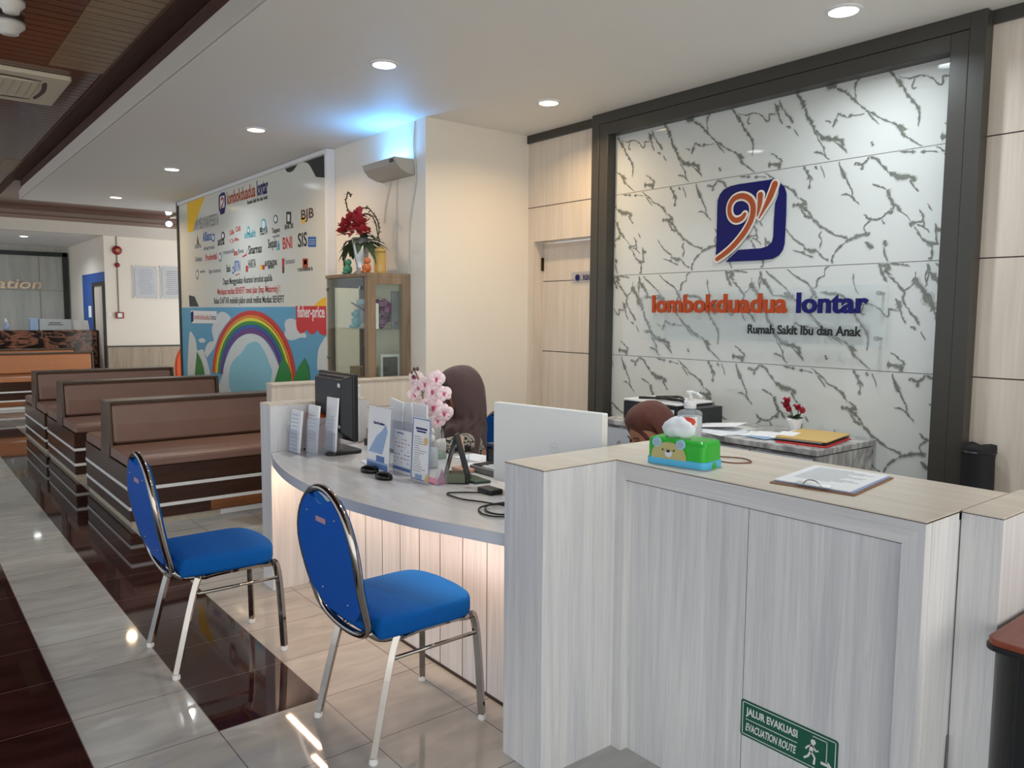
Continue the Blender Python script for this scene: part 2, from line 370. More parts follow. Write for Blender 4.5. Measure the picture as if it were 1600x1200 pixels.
# door in the recess with its jamb
mb = MB(); mb.box(-5.128, -4.36, WY+.11, WY+.15, .0, 2.10)
for z in (1.785, 1.19, .6): mb.box(-5.12, -4.36, WY+.1085, WY+.11, z-.003, z+.003, 1)
door = struct('door_1', mb, [lam_beige, seam_dark])
mb = MB()
for z in (1.93, .35): mb.box(-5.127, -5.112, WY+.085, WY+.108, z-.055, z+.055)
mb.build('hinge', M('bronze_hinge', (78, 58, 36), .35, metal=1), door, bevel=.002)
mb = MB(); a = at(893, 428, 1, WY+.10); mb.box(a.x, -4.40, WY+.098, WY+.106, a.z-.075, a.z+.015); pl = mb.build('door_plaque', acrylic, door)
mb = MB(); textmb(mb, 'REKAM MEDIS', (a.x+.14, WY+.097, a.z-.052), XP, ZP, .30, .04, .001, bold=.02)
mb.prism([q_ for q_ in disc((a.x+.075, WY+.097, a.z-.032), .026, XP, ZP)], (0, -.0015, 0)); mb.build('plaque_text', navy_ink, pl)

# marble feature wall: tiles, traced veins (one tile pattern repeats every 1.02 m)
MY = 4.34
mb = MB(); mb.box(-4.20, -1.80, MY, MY+.02, 0, 2.86, 0)
for z in (2.4, 1.8, 1.2, .6): mb.box(-4.20, -1.80, MY-.0006, MY, z-.0022, z+.0022, 3)
C2, C3, C6, C1, C5, C4 = (1100, 120, 6), (1290, 80, 6), (1290, 270, 6), (950, 180, 6.667), (1100, 300, 6), (950, 350, 6.667)
VA = [  # crop, width in crop pixels, points -- rows 1 and 3
 (C2, 22, [(262, 300), (310, 370), (350, 430), (400, 520), (455, 590), (462, 650), (458, 740)]),
 (C2, 9, [(320, 345), (400, 360), (430, 350), (490, 340), (540, 365), (605, 420), (615, 355), (650, 350), (690, 350)]),
 (C2, 9, [(430, 350), (413, 430), (437, 440)]), (C2, 34, [(665, 250), (690, 300), (705, 320)]), (C2, 11, [(690, 320), (720, 410), (740, 440)]),
 (C2, 17, [(710, 220), (735, 290), (780, 350), (825, 410), (838, 440)]), (C2, 18, [(778, 458), (812, 485)]), (C2, 8, [(850, 490), (882, 560)]),
 (C2, 44, [(865, 130), (915, 225), (945, 290)]), (C2, 26, [(945, 290), (965, 350), (1010, 430), (1045, 510), (1065, 565)]),
 (C2, 26, [(1045, 500), (1110, 570), (1160, 580), (1200, 600)]), (C3, 32, [(0, 805), (60, 822), (100, 818), (145, 838)]), (C3, 28, [(145, 825), (165, 870), (150, 885)]), (C3, 12, [(60, 830), (160, 900), (205, 955)]),
 (C2, 10, [(1065, 560), (1090, 620), (1130, 670), (1130, 720), (1175, 780)]), (C2, 12, [(1035, 710), (1090, 710), (1130, 735)]),
 (C2, 15, [(630, 715), (680, 750), (735, 780), (718, 802)]), (C2, 44, [(605, 825), (660, 822), (722, 830)]), (C2, 24, [(705, 800), (715, 860)]),
 (C3, 34, [(0, 315), (60, 330), (100, 345)]), (C3, 18, [(100, 345), (160, 368), (210, 400), (260, 450), (310, 490), (380, 555)]), (C3, 13, [(380, 555), (440, 580), (520, 625), (620, 665), (690, 705)]),
 (C3, 34, [(680, 695), (720, 720), (740, 735)]), (C3, 20, [(700, 720), (720, 775), (750, 800)]), (C3, 11, [(750, 800), (810, 830), (900, 885)]), (C3, 8, [(380, 560), (450, 630), (503, 682)]), (C3, 15, [(340, 238), (295, 285), (275, 350), (285, 440)]),
 (C3, 8, [(365, 588), (280, 605), (235, 598)]), (C3, 22, [(220, 600), (262, 598)]), (C3, 13, [(205, 620), (150, 600), (120, 582)]), (C3, 20, [(120, 580), (95, 650), (65, 715)]), (C3, 10, [(60, 665), (0, 650)]), (C3, 15, [(430, 850), (447, 888)]),
]
VA3 = [ # only seen on row 3 (its upper part)
 (C6, 24, [(500, 850), (540, 940), (580, 1020)]), (C6, 14, [(590, 960), (650, 1015), (732, 1108), (722, 1195)]), (C6, 9, [(735, 1105), (820, 1040), (850, 920)]), (C6, 12, [(520, 835), (640, 850), (720, 860), (790, 872)]), (C6, 26, [(520, 870), (600, 880), (560, 920), (620, 960)]),
 (C6, 40, [(830, 980), (880, 1050), (930, 1120)]), (C6, 50, [(930, 1120), (970, 1190), (1010, 1260)]), (C6, 11, [(962, 805), (962, 900), (940, 960), (955, 1048)]), (C6, 24, [(970, 930), (1020, 965), (1050, 1010)]), (C6, 8, [(262, 945), (265, 1040), (310, 1140)]),
 (C4, 13, [(535, 530), (620, 610), (690, 660), (718, 700)]), (C4, 24, [(715, 700), (735, 745), (760, 795)]), (C4, 12, [(820, 590), (770, 620), (755, 690), (720, 700)]), (C4, 9, [(870, 495), (822, 530), (818, 585)]), (C4, 11, [(330, 500), (332, 620), (315, 720)]),
 (C4, 13, [(365, 545), (430, 610), (520, 700), (575, 800)]), (C4, 22, [(340, 620), (385, 690), (430, 760)]), (C4, 12, [(430, 760), (500, 770), (570, 785)]), (C4, 20, [(790, 735), (870, 752), (920, 750), (970, 785)]), (C4, 12, [(735, 980), (830, 1085), (960, 1200)]),
]
VB = [ # rows 2 and 4
 (C1, 16, [(355, 805), (410, 840), (470, 900), (550, 945), (590, 980), (610, 1040)]), (C1, 28, [(570, 960), (600, 1010)]), (C1, 11, [(620, 1030), (678, 1072), (660, 1098)]), (C1, 9, [(400, 850), (458, 942)]),
 (C5, 30, [(830, 122), (900, 118), (960, 98)]), (C5, 40, [(905, 122), (945, 150), (965, 170)]), (C5, 17, [(960, 160), (1000, 215), (1050, 280), (1120, 335), (1200, 380)]), (C5, 26, [(935, 225), (1010, 238)]), (C5, 9, [(915, 150), (935, 200), (990, 235)]),
 (C6, 16, [(0, 530), (80, 575), (170, 600), (240, 635)]), (C6, 22, [(180, 650), (260, 612), (320, 587), (400, 577), (412, 555)]), (C6, 11, [(400, 572), (360, 530), (380, 480), (422, 450)]), (C6, 18, [(362, 390), (420, 435), (500, 432), (550, 402)]), (C6, 26, [(530, 440), (552, 478)]),
 (C6, 18, [(550, 402), (580, 370), (630, 368), (608, 330)]), (C6, 9, [(640, 340), (628, 280)]), (C6, 10, [(440, 103), (520, 130), (570, 152)]), (C6, 34, [(575, 165), (605, 200)]), (C6, 18, [(600, 190), (620, 270), (680, 320), (722, 368)]), (C6, 6, [(722, 368), (800, 445)]),
 (C6, 12, [(800, 458), (850, 460), (912, 450), (912, 390), (872, 345)]), (C6, 22, [(785, 492), (835, 462)]), (C6, 15, [(835, 505), (870, 565), (950, 640), (1060, 668)]), (C6, 12, [(860, 480), (930, 510), (975, 556)]), (C6, 9, [(912, 450), (932, 500)]), (C6, 30, [(960, 645), (1000, 690)]), (C6, 13, [(1000, 690), (995, 790), (960, 800)]),
 (C6, 11, [(1055, 668), (1042, 620), (1030, 470)]), (C6, 24, [(1035, 510), (1088, 545)]), (C6, 11, [(955, 288), (1002, 347)]), (C6, 15, [(180, 655), (110, 720), (72, 780), (60, 855)]), (C6, 9, [(60, 870), (100, 892)]), (C6, 22, [(370, 650), (450, 700)]), (C6, 24, [(560, 630), (562, 685)]), (C6, 10, [(552, 690), (562, 780), (592, 822)]),
 (C6, 22, [(160, -20), (190, 45)]), (C6, 12, [(190, 45), (222, 120), (252, 165), (257, 225), (315, 298)]), (C6, 12, [(150, 205), (210, 205), (257, 235)]),
 (C5, 9, [(770, 340), (850, 440), (950, 510)]), (C5, 24, [(940, 520), (1000, 550), (1060, 545)]), (C5, 17, [(840, 545), (930, 570), (1020, 612)]), (C5, 17, [(1060, 552), (1110, 600), (1172, 642)]), (C5, 11, [(1102, 370), (1080, 410), (1104, 450), (1085, 532)]),
 (C3, 24, [(118, 1025), (160, 1110), (192, 1195)]), (C3, 16, [(270, 1070), (295, 1042), (340, 1062), (390, 1022), (412, 985)]), (C3, 18, [(350, 1062), (342, 1112)]), (C3, 17, [(420, 985), (470, 1010), (550, 1080), (600, 1140)]), (C3, 34, [(595, 1130), (700, 1175), (800, 1172)]), (C6, 34, [(600, 10), (690, 40), (790, 38), (845, 72)]), (C6, 26, [(800, 60), (815, 105)]), (C6, 10, [(810, 100), (872, 170)]),
 (C3, 11, [(700, 935), (800, 942)]), (C3, 20, [(795, 942), (842, 940)]), (C3, 20, [(895, 938), (942, 935)]), (C3, 7, [(940, 940), (1055, 942)]), (C2, 27, [(935, 840), (980, 910), (995, 960)]), (C2, 17, [(995, 955), (990, 1055)]), (C2, 17, [(990, 920), (1025, 965)]), (C2, 18, [(1040, 842), (1062, 862)]), (C2, 8, [(1100, 830), (1132, 950)]),
]
def trace(src, rowz, shift, rows):
    for (c, w, pts) in src:
        P = []
        for (x, y) in pts:
            p = at(c[0]+x/c[2], c[1]+y/c[2], 1, MY); P.append(p)
        P = smoothpath(P, 4)
        d = Vector((0, 0, 0)); wm = w/c[2]*.0036
        for (dx, dz, z0, z1) in rows:
            for k in range(-4, 4):
                pts2 = []; ws = []
                rnd = random.Random(hash((w, len(pts), pts[0])) & 0xffff)
                nP = len(P)
                for i, p in enumerate(P):
                    t = i/(nP-1); env = min(1, min(t, 1-t)*5+.25)
                    j = rnd.uniform(-1, 1)*(.003 if w < 14 else .004); jj = rnd.uniform(.25, 1.6)
                    qx = p.x+dx+k*1.02+j; qz = p.z+dz+j*.7
                    if qx < -4.19 or qx > -1.81 or qz < z0+.002 or qz > z1: continue
                    pts2.append((qx, 0, qz)); ws.append(max(.0022, wm*env*jj))
                if len(pts2) > 2:
                    film(mb, pts2, [x_*1.7+.002 for x_ in ws], MY-.0008, 2)
                    film(mb, pts2, ws, MY-.0028, 1)
trace(VA, 0, 0, [(0, 0, 2.4, 2.858), (-.22, -1.2, 1.2, 1.8)])
trace(VA3, 0, 0, [(0, 0, 1.2, 1.8)])
trace(VB, 0, 0, [(0, 0, 1.8, 2.4), (.365, -1.2, .6, 1.2)])
trace(VA, 0, 0, [(.4, -2.4, .0, .6)])
struct('wall_marble', mb, [marble_base, marble_vein, marble_faint, seam_grey])
# dark frame round the marble
mb = MB()
FY = 4.25
def frame_ring(x0, x1, z1, w, y0, y1, m=0):
    mb.box(x0, x0+w, y0, y1, 0, z1, m); mb.box(x1-w, x1, y0, y1, 0, z1, m); mb.box(x0+w, x1-w, y0, y1, z1-w, z1, m)
frame_ring(-4.36, -1.637, 2.999, .077, FY, WY+.02); frame_ring(-4.28, -1.715, 2.920, .087, FY+.003, WY+.02)
struct('trim_6', mb, dark_frame, bevel=.003)
# ------------------------------------------------------------------ emblem and sign on the marble
def E4(x, y, pl=MY-.012): return at(1000+x/4, 260+y/4, 1, pl)
t = thing('wall_emblem', 'blue rounded square emblem with orange fern-like swirl on the marble wall', 'emblem', (-3.0, MY, 1.85))
mb = MB(); PL = MY-.001
A = [(845, 80), (760, 92), (620, 112), (570, 124), (530, 145), (505, 175), (490, 215), (485, 400), (480, 560), (500, 575), (560, 530), (630, 465), (680, 400), (712, 340), (730, 290), (745, 250), (770, 220), (800, 170), (850, 95)]
B = [(880, 105), (905, 130), (917, 170), (915, 300), (905, 480), (895, 520), (870, 555), (830, 578), (760, 587), (540, 597), (620, 522), (700, 516), (760, 512), (800, 500), (828, 475), (838, 440), (842, 340), (850, 230), (872, 170)]
for poly in (A, B): mb.prism([E4(x, y, PL) for x, y in poly], (0, -.010, 0))
mb.build('blue_square', M('emblem_blue', (12, 14, 88), .4, spec=.25), t)
def stroke(pts, ws, n=7):
    P = smoothpath([E4(x, y, PL) for x, y in pts], n); W_ = []
    for i in range(len(P)):
        f = i/n; k = min(int(f), len(ws)-2); W_.append((ws[k]+(ws[k+1]-ws[k])*(f-k)))
    return P, [w*.0011 for w in W_]
ST = [([(664, 300), (645, 325), (610, 337), (582, 322), (568, 285), (574, 238), (602, 200), (650, 186), (695, 206), (716, 250), (712, 310), (690, 365), (650, 430), (590, 500), (535, 548), (490, 580)], [22, 28, 30, 28, 26, 28, 30, 32, 34, 34, 34, 32, 32, 30, 28, 24]),
      ([(762, 180), (757, 240), (742, 312)], [34, 26, 5]), ([(852, 112), (822, 190), (787, 260), (752, 325)], [36, 36, 20, 5])]
mb = MB(); mo = MB()
for si, (pts, ws) in enumerate(ST[::-1]):
    P, W_ = stroke(pts, ws); yo = PL-.0102-.0012*si; yo2 = PL-.0150-.0008*si
    ribbon(mb, P, [w+.026 for w in W_], yo, .001); ribbon(mo, P, W_, yo2, .001)
    for e in (0, -1):
        mb.prism(disc((P[e].x, yo-.0003, P[e].z), (W_[e]+.026)/2, XP, ZP), (0, -.001, 0)); mo.prism(disc((P[e].x, yo2-.0003, P[e].z), W_[e]/2, XP, ZP), (0, -.001, 0))
mb.build('white_outline', M('emblem_white', (222, 214, 204), .4), t); mo.build('orange_swirl', M('emblem_orange', (160, 74, 34), .4, spec=.3), t)

GY = 4.285
t = thing('sign_plate', 'clear acrylic sign plate with raised orange and navy lettering on the marble wall', 'sign', (-3.0, MY, 1.5))
a = at(1000, 454.5, 1, GY); c = at(1383, 543, 1, GY); mb = MB(); mb.box(a.x, c.x, GY, GY+.008, c.z, a.z)
mb.build('acrylic_plate', glassmat('sign_acrylic', (250, 252, 252), .04), t)
for px, py in ((1009, 464), (1009, 518), (1373, 458), (1369, 529)):
    p = at(px, py, 1, GY); m2 = MB(); m2.lathe((p.x, GY-.006, p.z), [(.013, 0), (.013, .014), (.008, .014), (.008, .064)], 14, axis='y')
    m2.build('standoff', steel, t, smooth=False)
def fit_text(s, ax0, ax1, base_px, topz_h, mat, par, name, pl, depth, bold=.02):
    l = at(*ax0, 1, pl); r = at(*ax1, 1, pl); m3 = MB()
    textmb(m3, s, (l.x, pl, min(l.z, r.z) if base_px is None else base_px), XP, ZP, r.x-l.x, topz_h, depth, bold=bold)
    return m3.build(name, mat, par)
TZ = at(1300, 490, 1, GY).z
fit_text('lombokduadua', (1020, 490), (1230, 490), TZ, .125, orange_ink, t, 'orange_lettering', GY, .012, .03)
fit_text('lontar', (1245, 490), (1357, 490), TZ, .125, navy_ink, t, 'navy_lettering', GY, .012, .03)
fit_text('Rumah Sakit Ibu dan Anak', (1168, 525), (1346, 525), at(1250, 523.5, 1, GY).z, .058, black_ink, t, 'black_lettering', GY, .004, .025)

# ------------------------------------------------------------------ reception desk
H = 1.015
desk = thing('reception_desk', 'long pale reception desk with curved grey worktop and warm light under its edge', 'desk', (-3.0, 1.9, 0))
def seamed_box(mb, x0, x1, y0, y1, z0, z1): mb.box(x0, x1, y0, y1, z0, z1)
mb = MB(); mb.box(-4.16, -4.02, 1.575, 2.15, 0, H-.012); mb.build('end_column', lam_white, desk)
mb = MB(); mb.box(-4.16, -4.02, 1.575, 2.15, H-.012, H); mb.build('column_top', lam_top, desk)
mb = MB(); mb.box(-2.017, -1.82, 1.588, 2.42, 0, H-.004); mb.build('divider_column', lam_white, desk)
mb = MB(); mb.box(-2.017, -1.82, 1.588, 2.42, H-.004, H); mb.build('column_top', lam_top, desk)
mb = MB(); mb.box(-2.0175, -1.8195, 1.5875, 2.42, H-.0055, H-.0035); mb.build('edge_line', seam_dark, desk)
edge = [(-4.03, 1.588), (-3.90, 1.535), (-3.763, 1.494), (-3.529, 1.44), (-3.311, 1.408), (-3.122, 1.396), (-2.98, 1.399), (-2.752, 1.418), (-2.468, 1.471), (-2.27, 1.532), (-2.017, 1.615)]
E_ = [Vector((x, y, 0)) for x, y in edge]; E2 = smoothpath(E_, 4)
top = [(p.x, p.y) for p in E2]+[(-2.017, 2.42), (-4.02, 2.42)]
mb = MB(); mb.prism([(x, y, .757) for x, y in top], (0, 0, .003), 0); mb.build('worktop_surface', lam_grey, desk)
mb = MB(); mb.prism([(x, y, .715) for x, y in top], (0, 0, .0418), 0); mb.build('worktop_edge', M('worktop_edge_band', (200, 207, 218), .35), desk)
mb = MB(); mb.box(-4.02, -2.017, 1.785, 1.81, 0, .715)
x = -3.86
while x < -2.05: mb.box(x-.002, x+.002, 1.7845, 1.785, .01, .715, 1); x += .165
mb.box(-4.02, -2.017, 1.780, 1.785, 0, .012, 1)
mb.build('front_panel', [lam_white, seam_dark], desk)
mb = MB(); LS = [p+Vector((.01, .10, .706)) for p in E2[3:-2]]; mb.tube(LS, .006, 6); mb.build('light_strip', emit_strip, desk)
for (lx, ly) in ((-3.75, 1.62), (-3.3, 1.56), (-2.8, 1.56), (-2.35, 1.62)): light('lamp_light', 'AREA', (lx, ly, .695), 1.7, (1, .66, .44), size=.42, size_y=.03, aim=(lx, ly+.02, 0))

counter = thing('reception_counter', 'tall pale wood counter with mitred frame front and green route sticker', 'counter', (-1.31, 2.1, 0))
x0, x1 = -1.82, -.806
mb = MB(); mb.box(x0, x1, 1.945, 2.41, 0, H-.025); mb.box(-1.3155, -1.3143, 1.9445, 1.945, 0, .945, 1); mb.build('body', [lam_white, seam_dark], counter)
mb = MB(); yf, yb = 1.913, 1.945
mb.prism([(x0, yf, H-.004), (x1, yf, H-.004), (x1-.055, yf, .95), (x0+.045, yf, .95)], (0, yb-yf, 0)); mb.build('frame_rail', grain('whitewashed_laminate_rail', (226, 226, 226), (200, 201, 204), (2, 55, 55), rough=.35), counter)
for nm, P in (('frame_stile', [(x0, yf, H-.004), (x0+.045, yf, .95), (x0+.045, yf, 0), (x0, yf, 0)]), ('frame_stile', [(x1, yf, H-.004), (x1-.055, yf, .95), (x1-.055, yf, 0), (x1, yf, 0)])):
    mb = MB(); mb.prism(P, (0, yb-yf, 0)); mb.build(nm, lam_white, counter)
mb = MB(); mb.box(x0, x1, 1.913, 2.42, H-.003, H); mb.build('countertop', lam_top, counter)
mb = MB(); mb.box(x0+.001, x1+.0025, 1.9125, 2.42, H-.005, H-.003); mb.box(x0+.046, x1-.054, 1.9128, 1.9135, .949, .9508); mb.build('edge_line', seam_dark, counter)
mb = MB(); mb.box(x1-.001, x1+.002, 1.945, 2.095, 0, H-.004); mb.build('end_panel', lam_white, counter)
# small pillar right of it
t = thing('counter_pillar', 'square pale wood pillar standing right of the tall counter', 'pillar', (-.755, 2.3, 0))
mb = MB(); mb.box(-.802, -.707, 2.105, 2.50, 0, H-.004); mb.build('body', lam_white, t)
mb = MB(); mb.box(-.802, -.707, 2.105, 2.50, H-.004, H); mb.build('pillar_top', lam_top, t)
mb = MB(); mb.box(-.8025, -.7065, 2.1045, 2.50, H-.0055, H-.0035); mb.build('edge_line', seam_dark, t)
mb = MB(); mb.tube(smoothpath([(-.803, 2.098, .42), (-.8, 2.092, .3), (-.806, 2.096, .15), (-.803, 2.094, .0)], 5), .004, 6); tag(mb.build('power_cable', M('grey_cable', (96, 100, 98), .5)), 'thin grey cable hanging in the gap beside the pillar', 'cable')
# evacuation sticker on the counter front
t = thing('route_sticker', 'green evacuation route sticker on the counter front', 'sticker', (-1.15, 1.944, .3))
SX0, SX1, SZ0, SZ1, SY = -1.318, -1.012, .252, .364, 1.9445
mb = MB(); mb.prism([(x, SY, z) for x, z in rrect(SX0, SX1, SZ0, SZ1, .008)], (0, -.0012, 0)); mb.build('backing', M('sign_green', (20, 92, 70), .4), t)
mb = MB(); y = SY-.0012
def frame2(mb, x0, x1, z0, z1, w, y, th=.0006):
    for a in ((x0, x1, z0, z0+w), (x0, x1, z1-w, z1), (x0, x0+w, z0, z1), (x1-w, x1, z0, z1)): mb.box(a[0], a[1], y-th, y, a[2], a[3])
frame2(mb, SX0+.006, SX1-.006, SZ0+.006, SZ1-.006, .0022, y)
textmb(mb, 'JALUR EVAKUASI', (SX0+.018, y, .314), XP, ZP, .168, .030, .0006, bold=.03)
mb.box(SX0+.018, SX0+.186, y-.0006, y, .306, .3082)
textmb(mb, 'EVACUATION ROUTE', (SX0+.018, y, .272), XP, ZP, .166, .024, .0006, bold=.02, slant=.25)
mb.build('white_lettering', white_plain, t)
mb = MB(); cx = SX0+.228
mb.prism(disc((cx+.006, y, .331), .0075, XP, ZP, 14), (0, -.0006, 0))
for P, w in (([(cx+.004, 0, .323), (cx, 0, .300)], .011), ([(cx, 0, .302), (cx+.012, 0, .288), (cx+.010, 0, .268)], .006), ([(cx, 0, .302), (cx-.008, 0, .285), (cx-.020, 0, .275)], .006),
             ([(cx+.003, 0, .321), (cx-.010, 0, .312), (cx-.016, 0, .303)], .005), ([(cx+.004, 0, .320), (cx+.015, 0, .308), (cx+.022, 0, .312)], .005)):
    ribbon(mb, P, w, y, .0006)
mb.box(cx+.004, cx+.047, y-.0006, y, .3465, .3485); mb.box(cx+.045, cx+.047, y-.0006, y, .29, .3485)
mb.prism([(cx+.030, y, .279), (cx+.050, y, .279), (cx+.050, y, .272), (cx+.062, y, .283), (cx+.050, y, .294), (cx+.050, y, .287), (cx+.030, y, .287)], (0, -.0006, 0))
mb.build('running_figure', white_plain, t)

# low partition between the benches and the reception
t = thing('low_partition', 'low pale wood partition in front of the display cabinet', 'partition', (-5.24, 2.7, 0))
mb = MB(); mb.box(-5.29, -5.20, 2.05, 3.297, 0, H-.012)
mb.box(-5.2, -5.1985, 2.6, 3.05, .80, .802, 1); mb.box(-5.2, -5.1985, 3.048, 3.05, .3, .80, 1); mb.build('body', [lam_beige, seam_dark], t)
mb = MB(); mb.box(-5.30, -5.19, 2.05, 3.297, H-.012, H); mb.build('cap', lam_top, t)

# brown side table at the right edge
t = thing('side_table', 'reddish brown table with black rim and black side beside the counter', 'table', (-.2, 2.4, 0))
mb = MB(); P = rrect(-.693, .5, 1.99, 2.75, .03); mb.prism([(x, y, .728) for x, y in P], (0, 0, .022)); mb.build('tabletop', grain('red_brown_wood', (150, 78, 56), (122, 58, 42), (30, 3, 30), rough=.25), t, bevel=.003)
mb = MB(); P2 = rrect(-.697, .504, 1.986, 2.754, .034); mb.prism([(x, y, .722) for x, y in P2], (0, 0, .014)); mb.build('rim', black_pl, t, bevel=.003)
mb = MB(); mb.box(-.645, .45, 2.06, 2.68, 0, .722); mb.build('side_panel', black_pl, t, bevel=.006)

# ------------------------------------------------------------------ marble-look credenza at the back wall
cr = thing('storage_credenza', 'long grey marble patterned credenza against the marble wall', 'cabinet', (-2.9, 4.0, 0))
cx0, cx1, cy0, cy1, CZ = -3.70, -2.12, 3.72, 4.335, .815
mb = MB(); mb.box(cx0+.03, cx1-.02, cy0+.03, cy1, 0, CZ-.045); mb.build('body', cred_marble, cr)
mb = MB(); mb.box(cx0, cx1, cy0, cy1, CZ-.035, CZ); mb.build('top', cred_marble, cr, bevel=.006)
n = 4; w = (cx1-cx0-.07)/n
for i in range(n):
    a = cx0+.04+i*w
    mb = MB(); mb.box(a, a+w-.01, cy0+.01, cy0+.029, CZ-.24, CZ-.055); d = mb.build('drawer', M('drawer_front', (196, 200, 208), .3), cr, bevel=.003)
    mb = MB(); mb.tube(smoothpath([(a+w/2-.05, cy0+.01, CZ-.14), (a+w/2-.04, cy0-.02, CZ-.15), (a+w/2+.04, cy0-.02, CZ-.15), (a+w/2+.05, cy0+.01, CZ-.14)], 4), .006, 8); mb.build('handle', steel, d, smooth=True)
    mb = MB(); mb.box(a, a+w-.01, cy0+.01, cy0+.029, .06, CZ-.25); mb.build('door', cred_marble, cr, bevel=.003)

# ------------------------------------------------------------------ blue banquet chairs
def make_chair(label):
    t = thing('banquet_chair', label, 'chair', (0, 0, 0), 'blue banquet chairs at the reception desk')
    mb = MB(); rings = []
    P = [(-.17, -.20), (0, -.205), (.17, -.20), (.20, -.16), (.208, .02), (.204, .15), (.165, .20), (.08, .222), (0, .226), (-.08, .222), (-.165, .20), (-.204, .15), (-.208, .02), (-.20, -.16)]
    PP = smoothpath([Vector((x, y, 0)) for x, y in P+[P[0]]], 5)[:-1]
    for s_, z in ((.90, .412), (.985, .416), (1.0, .43), (1.0, .466), (.985, .478), (.95, .484), (.70, .489), (.3, .491)): rings.append([Vector((p.x*s_, p.y*s_, z)) for p in PP])
    mb.loft(rings); mb.build('seat', blue_fab, t, smooth=True)
    # backrest: an oval board in a chrome hoop, leaning back
    def bk(u, h): # u across, h height along the board from 0 at seat to .50
        f = h/.47
        return Vector((u, -.215-.085*f-.02*math.sin(f*3.1), .42+h))
    hoop = []
    def wid(h):
        if h > .26: return .200*max(0, 1-((h-.26)/.232)**2)**.5
        if h > .05: return .200-.022*(.26-h)/.21
        return .178*max(0, 1-((.05-h)/.075)**2)**.5
    hs = [-.025, -.0245, -.022, -.015, 0, .02, .05, .09, .13, .17, .21, .25, .29, .33, .37, .40, .43, .455, .472, .483, .489, .4915, .492]
    for h in hs: hoop.append(bk(wid(h), h))
    for h in hs[::-1][1:]: hoop.append(bk(-wid(h), h))
    mb = MB(); mb.tube(hoop[:-1]+[hoop[0]], .0135, 10, caps=False); mb.build('back_hoop', chrome, t, smooth=True)
    def slab(us, off0, off1, name, mat):
        m2 = MB(); N = len(us[0])
        fr = [[bk(u, h)+Vector((0, off0, 0)) for u, h in row] for row in us]; bb = [[bk(u, h)+Vector((0, off1, 0)) for u, h in row] for row in us]
        vs = [v for r_ in fr for v in r_]+[v for r_ in bb for v in r_]; fs = []; n_ = len(us)*N
        for i in range(len(us)-1):
            for k in range(N-1):
                a_, b_, c_, d_ = i*N+k, i*N+k+1, (i+1)*N+k+1, (i+1)*N+k
                fs += [(a_, b_, c_, d_), (n_+d_, n_+c_, n_+b_, n_+a_)]
        for i in range(len(us)-1): fs += [(i*N, (i+1)*N, n_+(i+1)*N, n_+i*N), ((i+1)*N+N-1, i*N+N-1, n_+i*N+N-1, n_+(i+1)*N+N-1)]
        for k in range(N-1): fs += [(k+1, k, n_+k, n_+k+1), ((len(us)-1)*N+k, (len(us)-1)*N+k+1, n_+(len(us)-1)*N+k+1, n_+(len(us)-1)*N+k)]
        m2.add(vs, fs); return m2.build(name, mat, t, smooth=False)
    rows = []
    for i in range(21):
        h = .035+i*.0225; wv = max(wid(h)-.008, .03)
        if h < .10: wv *= .55+.45*(h-.035)/.065
        rows.append((h, wv))
    def grid(lo, hi, cut=None):
        us = []
        for h, wv in rows:
            if lo <= h <= hi: us.append([(wv*(-1+2*k/12), h) for k in range(13)])
        return us
    US = grid(0, 1)
    # hand hole at the top: top rows dip in the middle
    top_h = rows[-1][0]
    for r_ in US:
        for k in range(13):
            u, h = r_[k]; d = max(0, 1-(u/.075)**2)
            if h > .36: r_[k] = (u, h-(h-.36)/(top_h-.36)*.045*d)
    slab(US, -.006, -.012, 'back_board', blue_vinyl); slab(US, .022, -.006, 'back_cushion', blue_fab)
    for (u, h) in ((-.10, .40), (.10, .40), (-.08, .12), (.09, .10)): mb = MB(); mb.ball(bk(u, h)+Vector((0, -.013, 0)), (.004, .002, .004), 8); mb.build('stud', chrome, t)
    mb = MB(); a = bk(-.035, .375); mb.box(a.x, a.x+.07, a.y-.0145, a.y-.0125, a.z, a.z+.018); mb.build('maker_tag', M('tag_silver', (186, 140, 150), .3), t, bevel=.003)
    for s_ in (-1, 1):
        mb = MB(); mb.tube(smoothpath([(s_*.165, .02, .405), (s_*.172, .17, .402), (s_*.180, .215, .36), (s_*.198, .232, .02)], 6), .0165, 4); lg = mb.build('leg', chrome, t, bevel=.003)
        mb = MB(); mb.lathe((s_*.199, .232, 0), [(.014, 0), (.016, .004), (.014, .022)], 10); mb.build('foot_cap', white_plain, lg)
        mb = MB(); mb.tube(smoothpath([(s_*.165, .02, .405), (s_*.175, -.09, .402), (s_*.182, -.135, .375), (s_*.200, -.228, .02)], 6), .0165, 4); lg = mb.build('leg', chrome, t, bevel=.003)
        mb = MB(); mb.lathe((s_*.201, -.229, 0), [(.014, 0), (.016, .004), (.014, .022)], 10); mb.build('foot_cap', white_plain, lg)
        mb = MB(); mb.tube([(s_*.185, .215, .335), (s_*.185, -.145, .335)], .0075, 8); mb.build('stretcher', chrome, t, smooth=True)
        mb = MB(); mb.tube(smoothpath([(s_*.165, .0, .407), (s_*.17, -.16, .405), (s_*.165, -.222, .44)], 5), .0125, 8); mb.build('back_bracket', chrome, t, smooth=True)
    mb = MB(); mb.tube([(-.17, .16, .402), (.17, .16, .402)], .009, 8); mb.tube([(-.17, -.12, .402), (.17, -.12, .402)], .009, 8); mb.build('seat_frame', chrome, t, smooth=True)
    return t
ch = make_chair('blue banquet chair nearest the camera, its seat tucked toward the desk')
ch.location = (-2.432, 1.425, 0); ch.rotation_euler = (0, 0, R(1.5))
dup(ch, (-3.46, 1.09, 0), R(0), 'blue banquet chair farther away on the dark tile band near the benches')
